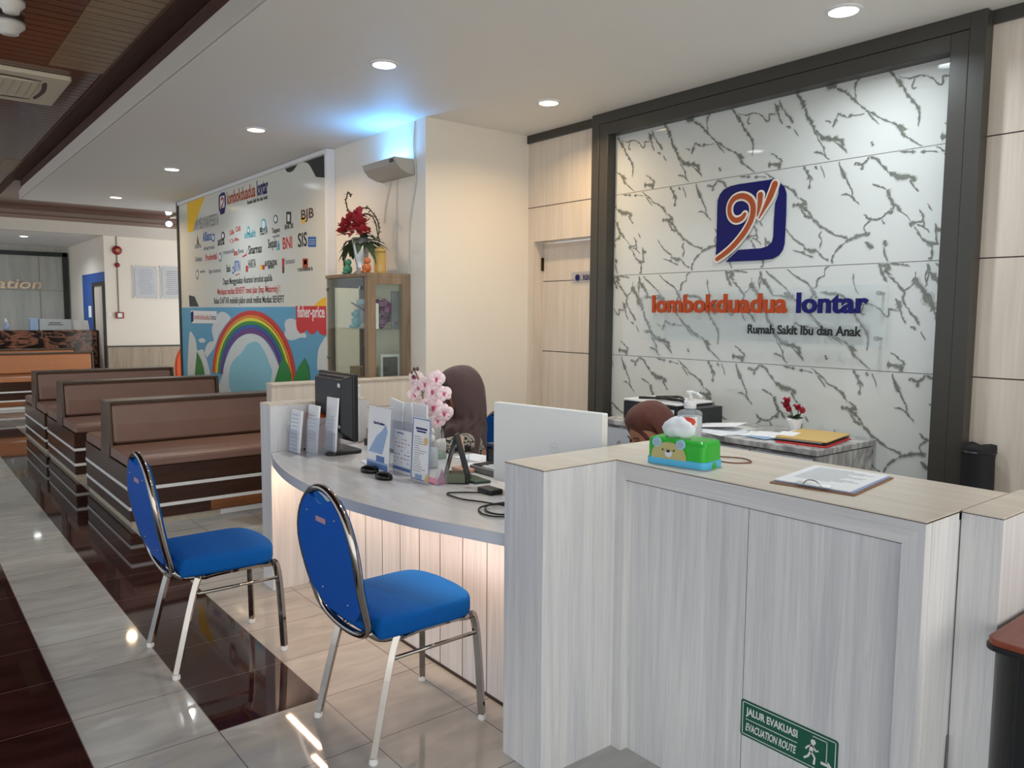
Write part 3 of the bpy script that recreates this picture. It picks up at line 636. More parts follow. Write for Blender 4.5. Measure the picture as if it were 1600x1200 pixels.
dup(ch, (-3.735, 2.585, 0), R(176), 'blue banquet chair behind the desk with the seated woman in the grey-brown headscarf')

# ------------------------------------------------------------------ double-sided waiting benches
def make_bench(label, y0=1.262, y1=2.735, lea=leather, both=True):
    t = thing('waiting_bench', label, 'bench', (0, y0, 0), 'upholstered waiting benches')
    L = y1-y0; by = y0
    mb = MB(); mb.box(-.74, .74, y0, y1, .045, .415, 0)
    for z in (.270, .135):
        mb.box(-.7435, .7435, y0-.0035, y1+.0035, z-.012, z+.012, 1)
    mb.box(.740, .742, y0+.55, y1-.02, .05, .123, 2); mb.box(.740, .7415, y0+.1, y0+.5, .05, .123, 0)
    mb.build('base', [bench_wood, white_plain, bench_tan], t)
    mb = MB(); mb.box(-.73, .73, y0+.012, y1-.012, 0, .045); mb.box(.73, .733, y0+.62, y1-.45, .004, .043, 1); mb.build('plinth', [M('mosaic_plinth', (176, 166, 148), .5, var=.25, scale=30), white_plain], t)
    for s_ in ((1, -1) if both else (1,)):
        mb = MB(); m0 = [(.135, .418), (.135, .485), (.16, .500), (.70, .498), (.735, .485), (.742, .465), (.742, .43), (.735, .418)]
        rings = []
        for yy, k in ((y0+.008, .0), (y0+.012, .7), (y0+.03, 1), (y1-.03, 1), (y1-.012, .7), (y1-.008, 0)):
            cxm, czm = .44, .457
            rings.append([Vector((s_*(cxm+(a-cxm)*(.975+.025*k)), yy, czm+(c_-czm)*(.80+.20*k))) for a, c_ in m0])
        mb.loft(rings); mb.build('seat_cushion', lea, t, smooth=False, bevel=.006)
        mb = MB(); prof = [(.118, .50), (.145, .52), (.138, .65), (.118, .79), (.10, .808), (.075, .808), (.10, .50)]
        rings = []
        for yy, k in ((y0+.030, 0), (y0+.036, .6), (y0+.06, 1), (y1-.06, 1), (y1-.036, .6), (y1-.030, 0)):
            rings.append([Vector((s_*(.09+(a-.09)*(.7+.3*k)), yy, .655+(c_-.655)*(.95+.05*k))) for a, c_ in prof])
        mb.loft(rings); mb.build('back_cushion', lea, t, smooth=False, bevel=.006)
    for ya, yb_ in ((y0-.001, y0+.026), (y1-.026, y1+.001)):
        mb = MB(); mb.prism([(-.15, ya, .415), (.15, ya, .415), (.165, ya, .50), (.125, ya, .828), (-.075, ya, .828), (-.12, ya, .50)], (0, yb_-ya, 0)); mb.build('end_panel', bench_panel, t, bevel=.002)
    mb = MB(); mb.box(-.078, .128, y0+.02, y1-.02, .808, .829); mb.box(-.06, .06, y0+.02, y1-.02, .42, .81); mb.build('back_rail', bench_panel, t, bevel=.002)
    return t
bn = make_bench('brown double-sided bench nearest the reception desk, with worn tan patch at its base')
bn.location.x = -6.54
dup(bn, (-8.53, 1.262, 0), 0, 'brown double-sided bench standing between the nearest and the third bench')
dup(bn, (-10.18, 1.262, 0), 0, 'brown double-sided bench third from the reception desk')
b4 = make_bench('orange-tan bench across the aisle before the granite counter', -.9, 2.69, leather_or)  # same bench shape in orange leatherette
b4.location = (-14.66, -.9, 0)
b5 = dup(b4, (-16.18, -.9, 0), 0, 'rearmost tan bench directly before the granite counter')
# ------------------------------------------------------------------ recessed lamps
warm_ix = {1, 2, 4}
names = ['cool recessed lamp above the reception desk, largest in view', 'warm recessed lamp close to the dark frame and door recess', 'warm recessed lamp between the desk and the rainbow board',
         'cool recessed lamp over the middle of the rainbow board', 'warm recessed lamp nearest the far end of the soffit', 'cool recessed lamp above the right part of the marble wall',
         'cool recessed lamp above the tall counter', 'cool recessed lamp in the lowered ceiling of the far station']
for i, (x, y, z, c, e) in enumerate(LAMPS):
    t = thing('recessed_lamp', names[i], 'lamp', (x, y, z), 'recessed ceiling lamps')
    mb = MB(); mb.lathe((x, y, z), [(.088, 0), (.088, -.006), (.070, -.010), (.066, -.004), (.066, 0)], 28); mb.build('rim', white_plain, t)
    mb = MB(); mb.lathe((x, y, z), [(.066, -.002), (.066, -.007)], 28); mb.build('diffuser', emit_warm if i in warm_ix else emit_cool, t)
# a lamp hanging near the far cassette
p = at(264, 350, 0, -15.9)
t = thing('hanging_lamp', 'small bright lamp hanging below the far ceiling cassette', 'lamp', (p.x, p.y, p.z))
mb = MB(); mb.ball(p, (.06, .06, .05), 12); mb.build('bulb', emit_cool, t); mb = MB(); mb.tube([(p.x, p.y, p.z+.04), (p.x, p.y, 3.29)], .008, 6); mb.build('stem', dark_pl, t)

# ------------------------------------------------------------------ ceiling cassettes and detectors
cass = M('cassette_plastic', (206, 196, 174), .45)
def cassette(cx, cy, z, label, s_=.95):
    t = thing('ceiling_cassette', label, 'air conditioner', (cx, cy, z), 'ceiling air conditioner cassettes'); h = s_/2
    mb = MB(); mb.prism([(cx+a, cy+b_, z-.035) for a, b_ in rrect(-h, h, -h, h, .02)], (0, 0, .035)); mb.build('panel', cass, t, bevel=.006)
    mb = MB(); mb.prism([(cx+a, cy+b_, z-.042) for a, b_ in rrect(-h*.60, h*.60, -h*.60, h*.60, .06)], (0, 0, .008)); g = mb.build('intake_grille', cass, t, bevel=.003)
    mb = MB()
    for k in range(9): mb.box(cx-h*.5, cx+h*.5, cy-h*.5+k*h*.125-.003, cy-h*.5+k*h*.125+.003, z-.044, z-.042)
    mb.build('slot', M('grille_line', (170, 165, 150), .5), g)
    for k in range(4):
        a = k*math.pi/2; mb = MB(); O = [(h*(.70+.06*math.cos(u*.157)), h*u*.062) for u in range(-10, 11)]; I = [(x-.034*(1 if abs(y) < h*.55 else .6), y) for x, y in O]
        for i in range(20):
            q4 = [O[i], O[i+1], I[i+1], I[i]]; mb.prism([(cx+x*math.cos(a)-y*math.sin(a), cy+x*math.sin(a)+y*math.cos(a), z-.0365) for x, y in q4], (0, 0, .003))
        mb.build('outlet', black_pl, t)
cassette(-7.395, .735, 3.287, 'large cream cassette in the dark wood ceiling at the left edge')
cassette(-15.2, 4.75, 3.287, 'cream cassette in the far ceiling beside the board edge')
def detector(x, y, z, r, label):
    t = thing('smoke_detector', label, 'detector', (x, y, z), 'ceiling detectors')
    mb = MB(); mb.lathe((x, y, z), [(r, 0), (r, -.012), (r*.96, -.02)], 24); mb.build('mount', M('detector_base', (70, 66, 62), .4), t)
    mb = MB(); mb.lathe((x, y, z), [(r*1.05, -.02), (r*1.02, -.045), (r*.7, -.07), (r*.62, -.075), (r*.6, -.09), (r*.1, -.094)], 24); mb.build('dome', M('detector_white', (214, 212, 206), .35), t, smooth=True)
p = at(14, 42, 2, 3.24); detector(p.x, p.y, 3.287, .085, 'white dome detector nearer the cream cassette')
p = at(17, 11, 2, 3.23); detector(p.x, p.y, 3.287, .07, 'white dome detector in the top left corner')

# ------------------------------------------------------------------ sponsor board with rainbow banner
BY = 3.235
bd = thing('partner_board', 'large white wall board with partner logos in rows above a rainbow banner', 'board', (-9.1, 3.29, 1.5))
BX0, BX1 = -11.40, -6.785
mb = MB(); mb.box(BX0, BX1, BY, 3.298, .45, 2.985); mb.build('panel', M('board_gloss', (214, 214, 206), .14, var=.02), bd)
mb = MB(); mb.box(BX1, BX1+.045, BY-.02, 3.298, .45, 2.995); mb.box(BX0, BX1, BY-.02, BY+.01, 2.955, 2.995); mb.build('white_frame', white_plain, bd)
mb = MB(); mb.box(BX0-.06, BX0, BY-.02, 3.298, 0, 2.995); mb.build('dark_frame_edge', dark_frame, bd)
def bp(x, y, dy=0): p = at(x, y, 1, BY); return (p.x, BY-dy, p.z)
def K3(x, y): return (280+x/6, 220+y/6)
def K4(x, y): return (280+x/5.216, 400+y/5.216)
def K5(x, y): return (290+x/6.667, 330+y/6.667)
def flat(mb, pts, crop, dy, th=.002, m=0, sm=False):
    P = []
    if sm:
        cl = [Vector((x, y, 0)) for x, y in pts]; cl = cl[-1:]+cl+cl[:2]; q_ = smoothpath(cl, 4); pts = [(v.x, v.y) for v in q_[4:-4]][:-1]
    for x, y in pts:
        c = crop(x, y); q_ = bp(*c, dy); P.append((min(max(q_[0], BX0), BX1), q_[1], q_[2]))
    mb.prism(P, (0, -th, 0), m)
mb = MB(); flat(mb, [(75, 585), (240, 525), (150, 770), (130, 850), (80, 860)], K3, 0); mb.build('yellow_shape', yellow_ink, bd); mb = MB(); flat(mb, [(1095, 408), (1130, 375), (1160, 350), (1200, 332), (1200, 408)], K4, 0); mb.build('yellow_shape', yellow_ink, bd)
mb = MB(); flat(mb, [(995, 262), (1110, 222), (1070, 280), (1035, 297), (1010, 290)], K3, 0); mb.build('black_shape', M('board_black', (34, 36, 46), .2), bd); mb = MB(); flat(mb, [(1165, 200), (1395, 122), (1400, 342), (1285, 340), (1225, 230), (1200, 205)], K3, 0); mb.build('black_shape', M('board_black', (34, 36, 46), .2), bd); mb = MB(); flat(mb, [(80, 320), (125, 330), (160, 412), (85, 412)], K4, 0); mb.build('black_shape', M('board_black', (34, 36, 46), .2), bd)
def btext(mb, s, l, r, crop, hpx, bold=.01, slant=0, m=0):
    a = bp(*crop(*l)); c = bp(*crop(*r)); h = hpx
    textmb(mb, s, (a[0], BY-.0005, (a[2]+c[2])/2), XP, ZP, max(c[0]-a[0], .05), h, .001, m, bold, slant)
cols = [orange_ink, navy_ink, black_ink, red_ink, grey_ink, M('cyan_print', (70, 160, 176), .5), yellow_ink, blue_ink, M('brown_print', (96, 60, 44), .5)]
mb = MB()
btext(mb, 'lombokduadua', (450, 600), (715, 525), K3, .15, .02, 0, 0); btext(mb, 'lontar', (730, 520), (835, 495), K3, .17, .03, 0, 1); btext(mb, 'Rumah Sakit Ibu dan Anak', (640, 597), (830, 545), K3, .045, .02, 0, 2)
mb.build('board_heading', cols, bd)
t2 = MB(); P = [K3(*q_) for q_ in ((372, 520), (395, 490), (425, 480), (437, 520), (437, 610), (425, 680), (390, 695), (372, 640))]
t2.prism([bp(*c, 0) for c in P], (0, -.002, 0)); P = [K3(*q_) for q_ in ((385, 525), (425, 510), (427, 620), (385, 640))]; t2.prism([bp(*c, .002) for c in P], (0, -.001, 0), 1)
ribbon(t2, [bp(*K3(*q_)) for q_ in ((390, 640), (410, 600), (420, 550), (408, 535), (395, 555))], .03, BY-.003, .001, 2)
t2.build('board_emblem', [navy_ink, white_plain, orange_ink], bd)
mb = MB(); btext(mb, 'KAMI MELAYANI PESERTA', (135, 840), (370, 790), K3, .14, .0, 0, 4)
LOG = [('astra', 148, 1015, 205, 1000, .06, 4), ('Allianz', 222, 948, 305, 932, .12, 7), ('sinarmas', 230, 1030, 332, 1010, .05, 4), ('aetna', 362, 985, 425, 975, .09, 2), ('CAR', 530, 860, 578, 840, .06, 3), ('Life', 475, 890, 515, 870, .06, 3), ('life', 520, 945, 560, 935, .04, 3),
       ('inhealth', 615, 918, 718, 900, .08, 5), ('PELITA', 758, 885, 830, 872, .08, 2), ('Taspen', 870, 885, 945, 868, .07, 2), ('mandiri', 878, 912, 942, 898, .03, 4), ('BANK DKI', 990, 835, 1070, 815, .05, 2), ('BJB', 1145, 775, 1262, 745, .125, 8), ('SIS', 1115, 1005, 1200, 985, .14, 2),
       ('BNI', 972, 1020, 1060, 1005, .12, 3), ('Sequis', 835, 1040, 915, 1022, .13, 2), ('Life', 915, 1030, 945, 1022, .10, 5), ('Sinarmas', 650, 1070, 775, 1045, .10, 2), ('Simas', 512, 1080, 545, 1070, .07, 3), ('Jiwa', 548, 1075, 605, 1060, .07, 4), ('generali', 410, 1085, 512, 1060, .07, 4),
       ('Prudential', 248, 1130, 355, 1105, .08, 3), ('Owlexa', 150, 1140, 215, 1125, .07, 4)]
mb.build('board_subheading', cols, bd)
for s_, x, y, xx, yy, h, m in LOG: mb = MB(); btext(mb, s_, (x, y), (xx, yy), K3, h, .02, 0, m); mb.build('partner_name', cols, bd)
for s_, x, y, xx, yy, h, m in [('nayaka', 150, 655, 205, 645, .05, 4), ('lippo insurance', 245, 665, 370, 645, .07, 4), ('Bank', 428, 640, 470, 630, .09, 2), ('BTN', 512, 630, 570, 620, .12, 7), ('HARTA', 655, 595, 732, 580, .09, 2), ('AIA INTERNATIONAL', 825, 580, 955, 560, .06, 2), ('INSURANCE', 860, 605, 925, 590, .04, 2),
        ('TELKOM SEHAT', 1040, 555, 1140, 540, .04, 4), ('PT ASTRA INTERNASIONAL Tbk', 1170, 635, 1325, 612, .035, 2),
        ('Dapat Menggunakan Asuransi tersebut apabila', 392, 785, 905, 755, .10, 2), ('Mendapat manfaat BENEFIT rawat jalan (Inap /Maternity) !', 335, 890, 985, 865, .10, 3), ('Bukan DAFTAR melebihi plafon untuk melihat Manfaat BENEFIT', 298, 985, 1030, 975, .10, 2)]:
    mb = MB(); btext(mb, s_, (x, y), (xx, yy), K5, h, .01, 0, m); mb.build('partner_name' if h < .1 or y < 700 else 'notice_line', cols, bd)
MK = cols+[white_plain]
mb = MB()
def ell(c, cx, cy, rx, ry, m, hole=0):
    mb = MB()
    mb.prism([bp(*c(cx+rx*math.cos(a*math.pi/8), cy+ry*math.sin(a*math.pi/8))) for a in range(16)], (0, -.0015, 0), m)
    if hole: mb.prism([bp(*c(cx+hole*rx*math.cos(a*math.pi/8), cy+hole*ry*math.sin(a*math.pi/8)), .0015) for a in range(16)], (0, -.001, 0), 9)
    mb.build('partner_mark', MK, bd)
def recq(c, x0_, y0_, x1_, y1_, m): mb = MB(); o_ = .0016 if m == 9 else 0; mb.prism([bp(*c(x0_, y1_), o_), bp(*c(x1_, y1_), o_), bp(*c(x1_, y0_), o_), bp(*c(x0_, y0_), o_)], (0, -.0015, 0), m); mb.build('partner_mark', MK, bd)
ell(K3, 320, 908, 14, 40, 7, .6); ell(K3, 411, 890, 17, 38, 2, .6); ell(K3, 493, 940, 18, 18, 3, .6); ell(K3, 650, 840, 14, 40, 5, .5); ell(K3, 792, 785, 24, 55, 5, .7); ell(K3, 905, 735, 20, 40, 2, .7); recq(K3, 1005, 665, 1050, 780, 2); recq(K3, 1017, 690, 1038, 755, 9)
ell(K3, 1165, 745, 18, 35, 6); recq(K3, 1208, 900, 1283, 995, 7)
for yy in (925, 945, 965): recq(K3, 1215, yy, 1275, yy+4, 9)
mb = MB(); mb.prism([bp(*K3(x, y)) for x, y in ((172, 885), (190, 985), (178, 960), (165, 985))], (0, -.0015, 0), 8); mb.build('partner_mark', MK, bd)
mb = MB(); mb.prism([bp(*K3(x, y)) for x, y in ((590, 1085), (630, 1060), (640, 1010), (632, 1075), (600, 1092))], (0, -.0015, 0), 3); mb.build('partner_mark', MK, bd)
ell(K3, 385, 1090, 14, 45, 4, .6); ell(K5, 122, 660, 14, 55, 4, .6); ell(K5, 497, 615, 12, 40, 7, .5); mb = MB(); mb.prism([bp(*K5(x, y)) for x, y in ((512, 665), (570, 645), (555, 660), (530, 670))], (0, -.0015, 0), 3); mb.build('partner_mark', MK, bd)
recq(K5, 628, 568, 650, 632, 3); recq(K5, 776, 560, 796, 608, 6); recq(K5, 800, 560, 824, 608, 3); recq(K5, 1005, 492, 1030, 570, 3); recq(K5, 1008, 572, 1028, 645, 8); recq(K5, 1220, 492, 1275, 588, 0); recq(K5, 1235, 508, 1262, 555, 2)
# rainbow banner: sky sheet with flat printed shapes
sky = M('banner_sky', (92, 160, 196), .35, var=.06, scale=1.2)
bz = at(480, 479, 1, BY).z
mb = MB(); mb.box(BX0, BX1, BY-.004, BY, .45, 1.562); mb.build('banner_sheet', sky, bd)
cloud = M('cloud_print', (206, 214, 214), .4)
mb = MB()
def blob(c, pts, dy=.004, m=0): mb = MB(); flat(mb, pts, c, dy, .001, m, True); mb.build('cloud_print', cloud, bd)
blob(K4, [(270, 590), (290, 530), (320, 470), (360, 455), (400, 475), (420, 510), (380, 560), (330, 640), (300, 720), (280, 760), (220, 830), (215, 760), (245, 705), (285, 690), (275, 640)])
blob(K4, [(85, 650), (120, 650), (140, 700), (150, 770), (190, 760), (210, 790), (230, 860), (260, 980), (260, 1120), (85, 1120)])
blob(K4, [(862, 640), (870, 600), (862, 555), (880, 520), (920, 510), (960, 530), (985, 590), (1030, 630), (1035, 665), (990, 665), (940, 685), (890, 680)]); blob(K4, [(160, 690), (180, 670), (205, 675), (218, 695), (190, 708)])
blob(K4, [(1205, 670), (1170, 700), (1140, 760), (1130, 850), (1135, 930), (1205, 960)]); blob(K4, [(358, 960), (380, 860), (430, 740), (500, 660), (590, 632), (680, 665), (750, 760), (800, 860), (830, 960), (830, 1150), (350, 1150)])
mb = MB(); flat(mb, [(420, 900), (520, 780), (560, 720), (640, 700), (700, 780), (740, 880), (760, 960), (700, 1120), (440, 1120)], K4, .005, .001, 0, True); mb.build('pond_print', M('banner_blue_glow', (136, 192, 206), .4), bd)
cx_, z_base = -8.84, .74
bands = [((200, 56, 48), 1.30, .783, 1.22, .735), ((226, 128, 44), 1.22, .735, 1.16, .70), ((222, 214, 70), 1.16, .70, 1.10, .665), ((52, 140, 66), 1.10, .665, 1.03, .625), ((48, 92, 160), 1.03, .625, .96, .585), ((104, 62, 128), .96, .585, .90, .525)]
for i, (c, rx1, rz1, rx0, rz0) in enumerate(bands):
    mb = MB(); N = 40; O = []; I = []
    for k in range(N+1):
        a = math.pi*k/N
        O.append((cx_+.11*math.sin(a)+rx1*math.cos(a), BY-.006, z_base+rz1*math.sin(a))); I.append((cx_+.09*math.sin(a)+rx0*math.cos(a), BY-.006, z_base+rz0*math.sin(a)))
    vs = O+I; vs += [(x, y-.001, z) for x, y, z in vs]; n_ = 2*(N+1)
    mb.add(vs, [(n_+k, n_+k+1, n_+N+1+k+1, n_+N+1+k) for k in range(N)]); mb.build('rainbow_band', M('rainbow_%d' % i, c, .35), bd)
mb = MB()
for T in ([(150, 780), (185, 850), (205, 920), (215, 1000), (130, 1000), (140, 880)], [(855, 815), (890, 880), (920, 960), (930, 1130), (760, 1130), (790, 1000), (820, 900)], [(1030, 830), (1060, 900), (1072, 1010), (1070, 1130), (930, 1130), (945, 980), (980, 900)]): mb = MB(); flat(mb, T, K4, .0085, .001, 0, False); mb.build('tree_print', M('tree_green', (40, 130, 62), .4, var=.3, scale=3), bd)
mb = MB(); aw = [(955, 408), (1205, 408), (1205, 640), (1180, 648), (1150, 630), (1130, 600), (1110, 628), (1085, 640), (1060, 625), (1040, 600), (1020, 625), (990, 632), (965, 600), (958, 560)]
flat(mb, aw, K4, .0045, .002); mb.build('awning_print', M('awning_red', (200, 42, 46), .35), bd)
mb = MB(); a = bp(*K4(970, 545)); c = bp(*K4(1200, 560)); textmb(mb, 'fisher-price', (a[0], BY-.0065, at(490, 502, 1, BY).z), XP, ZP, c[0]-a[0]-.02, .15, .001, bold=.02); mb.build('awning_lettering', white_plain, bd)
mb = MB(); flat(mb, [(100, 445), (310, 450), (310, 550), (105, 548)], K4, .0055, .001, 0); a = bp(*K4(125, 510)); c = bp(*K4(255, 512)); d = bp(*K4(262, 512)); e = bp(*K4(308, 512))
textmb(mb, 'lombokduadua', (a[0], BY-.0066, a[2]-.01), XP, ZP, c[0]-a[0], .07, .001, 1); textmb(mb, 'lontar', (d[0], BY-.0066, a[2]-.01), XP, ZP, e[0]-d[0], .07, .001, 2)
flat(mb, [(100, 460), (120, 450), (120, 530), (102, 545)], K4, .0066, .001, 2); mb.build('banner_badge', [white_plain, orange_ink, navy_ink], bd)
mb = MB(); flat(mb, [(1035, 1130), (1035, 1085), (1010, 1100), (975, 1110), (970, 1160), (1030, 1160)], K4, .0095, .001); mb.build('red_ground_print', red_ink, bd)

# orange play tower peeking from behind the board
t = thing('play_arch', 'orange and yellow rounded play arch peeking from behind the board edge', 'toy', (-12.1, 3.7, 0))
mb = MB(); P = [(0, 0), (0, .72)]+[(.0+.42-.42*math.cos(a*math.pi/16), .72+.42*math.sin(a*math.pi/16)) for a in range(9)]+[(.42, .98), (.22, .90), (.12, .70), (.12, 0)]
mb.prism([(-12.1, 3.31+u, v) for u, v in P], (.12, 0, 0)); mb.build('orange_arch', M('toy_orange', (222, 84, 30), .35), t, bevel=.01)
mb = MB(); mb.prism([(-12.08, 3.43+u, v) for u, v in ((0, 0), (0, .70), (.08, .88), (.12, .88), (.12, 0))], (.08, 0, 0)); mb.build('yellow_panel', M('toy_yellow', (232, 160, 60), .35), t, bevel=.01)

# ------------------------------------------------------------------ insect lamp with blue glow
t = thing('insect_lamp', 'grey wall insect trap lamp throwing blue light onto the ceiling', 'lamp', (-5.6, 3.3, 2.6))
prof = [(3.30, 2.70), (3.11, 2.70), (3.13, 2.655), (3.17, 2.615), (3.24, 2.59), (3.30, 2.585)]
mb = MB()
x0_, x1_ = -5.86, -5.345
for i in range(len(prof)-1):
    (ya, za), (yb_, zb_) = prof[i], prof[i+1]
    if i == 0: continue
    mb.add([(x0_, ya, za), (x1_, ya, za), (x1_, yb_, zb_), (x0_, yb_, zb_)], [(0, 1, 2, 3)])
mb.prism([(x0_, y, z) for y, z in prof], (.008, 0, 0)); mb.prism([(x1_-.008, y, z) for y, z in prof], (.008, 0, 0)); mb.build('housing', M('trap_grey', (176, 170, 160), .45, bump=.1), t, solid=.006)
mb = MB(); mb.tube([(-5.82, 3.22, 2.665), (-5.39, 3.22, 2.665)], .012, 10); mb.build('blue_tube', emit_blue, t)
mb = MB(); mb.box(-5.42, -5.37, 3.108, 3.114, 2.665, 2.69); mb.build('badge', dark_pl, t)
light('lamp_light', 'AREA', (-5.6, 3.235, 2.70), 5.0, (.10, .42, 1.0), size=.4, size_y=.06, aim=(-5.6, 3.15, 3.0))
cab = M('white_cable', (196, 194, 188), .5)
mb = MB(); mb.tube(smoothpath([(-5.335, 3.292, 2.99), (-5.36, 3.292, 2.8), (-5.33, 3.292, 2.55), (-5.43, 3.292, 2.2), (-5.44, 3.292, 1.82)], 6), .006, 6)
tag(mb.build('wall_cable', cab), 'white cable running from the ceiling down to the display cabinet', 'cable')
mb = MB(); mb.tube(smoothpath([(-5.70, 3.292, 2.6), (-5.80, 3.292, 2.4), (-5.83, 3.292, 2.25)], 6), .004, 6); mb.tube([(-5.62, 3.294, 2.58), (-5.64, 3.294, 1.9)], .004, 6)
tag(mb.build('wall_cable', cab), 'thin white cables hanging from the insect trap lamp', 'cable')

# ------------------------------------------------------------------ glass display cabinet with its things
t = thing('display_cabinet', 'weathered wood display cabinet with glass doors beside the board', 'cabinet', (-5.79, 3.1, 0))
X0, X1, Y0, Y1, ZT = -6.15, -5.424, 2.91, 3.295, 1.815
mb = MB()
for z0, z1 in ((ZT-.03, ZT), (.0, .08), (.90, .92)): mb.box(X0, X1, Y0+(.01 if z0 < 1 else 0), Y1, z0, z1)
mb.build('top_and_bottom', wood_rust, t, bevel=.002)
for a, c, e, f in ((X0, X0+.045, Y1-.045, Y1), (X1-.055, X1, Y0+.004, Y0+.075), (X1-.05, X1, Y1-.075, Y1), (X0, X0+.03, Y0+.01, Y0+.04)):
    mb = MB(); mb.box(a, c, e, f, .08, ZT-.03); mb.build('post', wood_rust, t, bevel=.002)
mb = MB(); mb.box(X1-.05, X1, Y0+.075, Y1-.075, ZT-.085, ZT-.03); mb.build('side_rail', wood_rust, t)
olive = M('dark_olive_wood', (84, 78, 62), .5)
mb = MB(); mb.box(X0, X0+.02, Y0+.02, Y0+.075, .08, ZT-.03); mb.box(X0, X0+.02, Y1-.075, Y1-.045, .08, ZT-.03); mb.box(X0, X0+.02, Y0+.075, Y1-.075, ZT-.10, ZT-.03); mb.build('side_frame', olive, t)
mb = MB(); mb.box(X0+.008, X0+.012, Y0+.07, Y1-.07, .95, ZT-.10); mb.build('side_glass', glass_green, t)
mb = MB(); mb.box(X0+.03, X1-.05, Y1-.012, Y1-.004, .08, ZT-.03); mb.build('back_mirror', M('cabinet_back', (226, 218, 198), .6), t)
mb = MB(); mb.box(X0+.01, X1-.06, Y0-.002, Y0+.004, .93, ZT-.035); d = mb.build('glass_door', glass_green, t)
for z in (1.70, 1.13):
    mb = MB(); mb.lathe((X0+.03, Y0-.008, z), [(.014, 0), (.014, .018)], 12, axis='y'); mb.build('hinge', steel, d)
mb = MB(); mb.lathe((X1-.10, Y0-.012, 1.70), [(.015, 0), (.015, .02)], 12, axis='y'); mb.build('door_knob', steel, d)
mb = MB(); mb.box(X1-.006, X1-.002, Y0+.07, Y1-.07, .95, ZT-.085); mb.build('side_glass', glass_green, t)
mb = MB(); mb.box(X0+.02, X1-.01, Y0+.02, Y1-.015, 1.372, 1.378); mb.build('glass_shelf', glass_green, t)
mb = MB(); mb.box(X0+.02, X1-.01, Y0+.02, Y1-.015, .955, .985); mb.build('lower_shelf', wood_rust, t)
ZS, ZL = 1.379, .986
t = thing('picture_frame', 'pale blue photo frame on the left of the upper glass shelf', 'frame', (-5.98, 3.12, ZS))
mb = MB(); mb.box(-6.06, -5.80, 3.15, 3.165, ZS, ZS+.24); mb.build('border', M('frame_paleblue', (176, 206, 214), .4), t); mb = MB(); mb.box(-6.02, -5.84, 3.146, 3.15, ZS+.035, ZS+.20); mb.build('photo', M('photo_grey', (130, 140, 146), .3, var=.4, scale=20), t)
def teddy(x, y, z, s_, col, label):
    t = thing('plush_toy', label, 'toy', (x, y, z)); m_ = M('plush_%d' % col[0], col, .9, bump=.3, var=.15, scale=90)
    mb = MB(); mb.ball((x, y, z+.045*s_), (.036*s_, .032*s_, .045*s_), 14); mb.ball((x, y-.006, z+.105*s_), (.032*s_, .03*s_, .028*s_), 14)
    for k in (-1, 1): mb.ball((x+k*.024*s_, y, z+.128*s_), (.012*s_, .008*s_, .012*s_), 10); mb.ball((x+k*.036*s_, y-.012, z+.055*s_), (.012*s_, .014*s_, .024*s_), 10); mb.ball((x+k*.022*s_, y-.03*s_, z+.014*s_), (.014*s_, .022*s_, .014*s_), 10)
    mb.build('body', m_, t, smooth=True)
    mb = MB()
    for k in (-1, 1): mb.ball((x+k*.011*s_, y-.036*s_, z+.112*s_), .004*s_, 8)
    mb.ball((x, y-.038*s_, z+.098*s_), .005*s_, 8); mb.build('face_marks', black_pl, t)
teddy(-5.83, 3.03, ZS, 1.1, (96, 168, 184), 'small blue plush bear before the pale blue frame')
teddy(-5.60, 3.02, ZS, .9, (214, 140, 140), 'small pink plush bear beside the cabinet corner post')
t = thing('dried_bouquet', 'purple wrapped bouquet lying on the upper cabinet shelf', 'bouquet', (-5.6, 3.1, ZS)); pu = M('purple_wrap', (98, 46, 104), .35, var=.35, scale=30)
mb = MB(); mb.tube([(-5.98, 3.06, ZS+.21), (-5.80, 3.08, ZS+.15), (-5.62, 3.10, ZS+.09)], [.006, .012, .02], 8); mb.build('stem_wrap', pu, t, smooth=True)
mb = MB(); rr = random.Random(3)
for k in range(16): mb.ball((-5.54+rr.uniform(-.05, .05), 3.13+rr.uniform(-.06, .07), ZS+.10+rr.uniform(-.07, .12)), (rr.uniform(.02, .04), rr.uniform(.02, .05), rr.uniform(.02, .045)), 7)
mb.build('flower_wrap', pu, t)
mb = MB(); mb.box(-5.50, -5.46, 2.99, 3.03, ZS, ZS+.20); tag(mb.build('storage_box', white_plain, bevel=.003), 'narrow white box on the upper shelf right of the corner post', 'box')
mb = MB(); mb.box(-5.50, -5.48, 3.16, 3.26, ZS, ZS+.30); tag(mb.build('award_plaque', M('plaque_grey', (110, 114, 122), .2)), 'grey award plaque at the right end of the upper shelf', 'plaque')
for (x, y, w, h, lab) in ((-5.56, 3.0, .13, .21, 'white framed photo right of the corner post on the lower shelf'), (-5.70, 3.05, .12, .24, 'dark framed photo left of the corner post on the lower shelf')):
    t = thing('picture_frame', lab, 'frame', (x, y, ZL)); mb = MB(); mb.box(x-w/2, x+w/2, y, y+.012, ZL, ZL+h); mb.build('border', white_plain if y < 3.02 else M('frame_dark', (62, 54, 48), .4), t)
    mb = MB(); mb.box(x-w/2+.022, x+w/2-.022, y-.002, y, ZL+.03, ZL+h-.03); mb.build('photo', M('photo_dark', (54, 54, 60), .3, var=.5, scale=30), t)
mb = MB(); mb.box(-5.50, -5.47, 3.05, 3.22, ZL, ZL+.19); o = mb.build('picture_frame', M('frame_grey', (190, 192, 196), .4)); tag(o, 'grey framed photo seen through the cabinet side glass', 'frame')
mb = MB(); mb.box(-5.505, -5.5, 3.07, 3.20, ZL+.02, ZL+.17); mb.box(-5.47, -5.465, 3.07, 3.20, ZL+.02, ZL+.17); c_ = mb.build('photo', M('photo_dark', (54, 54, 60), .3), o)
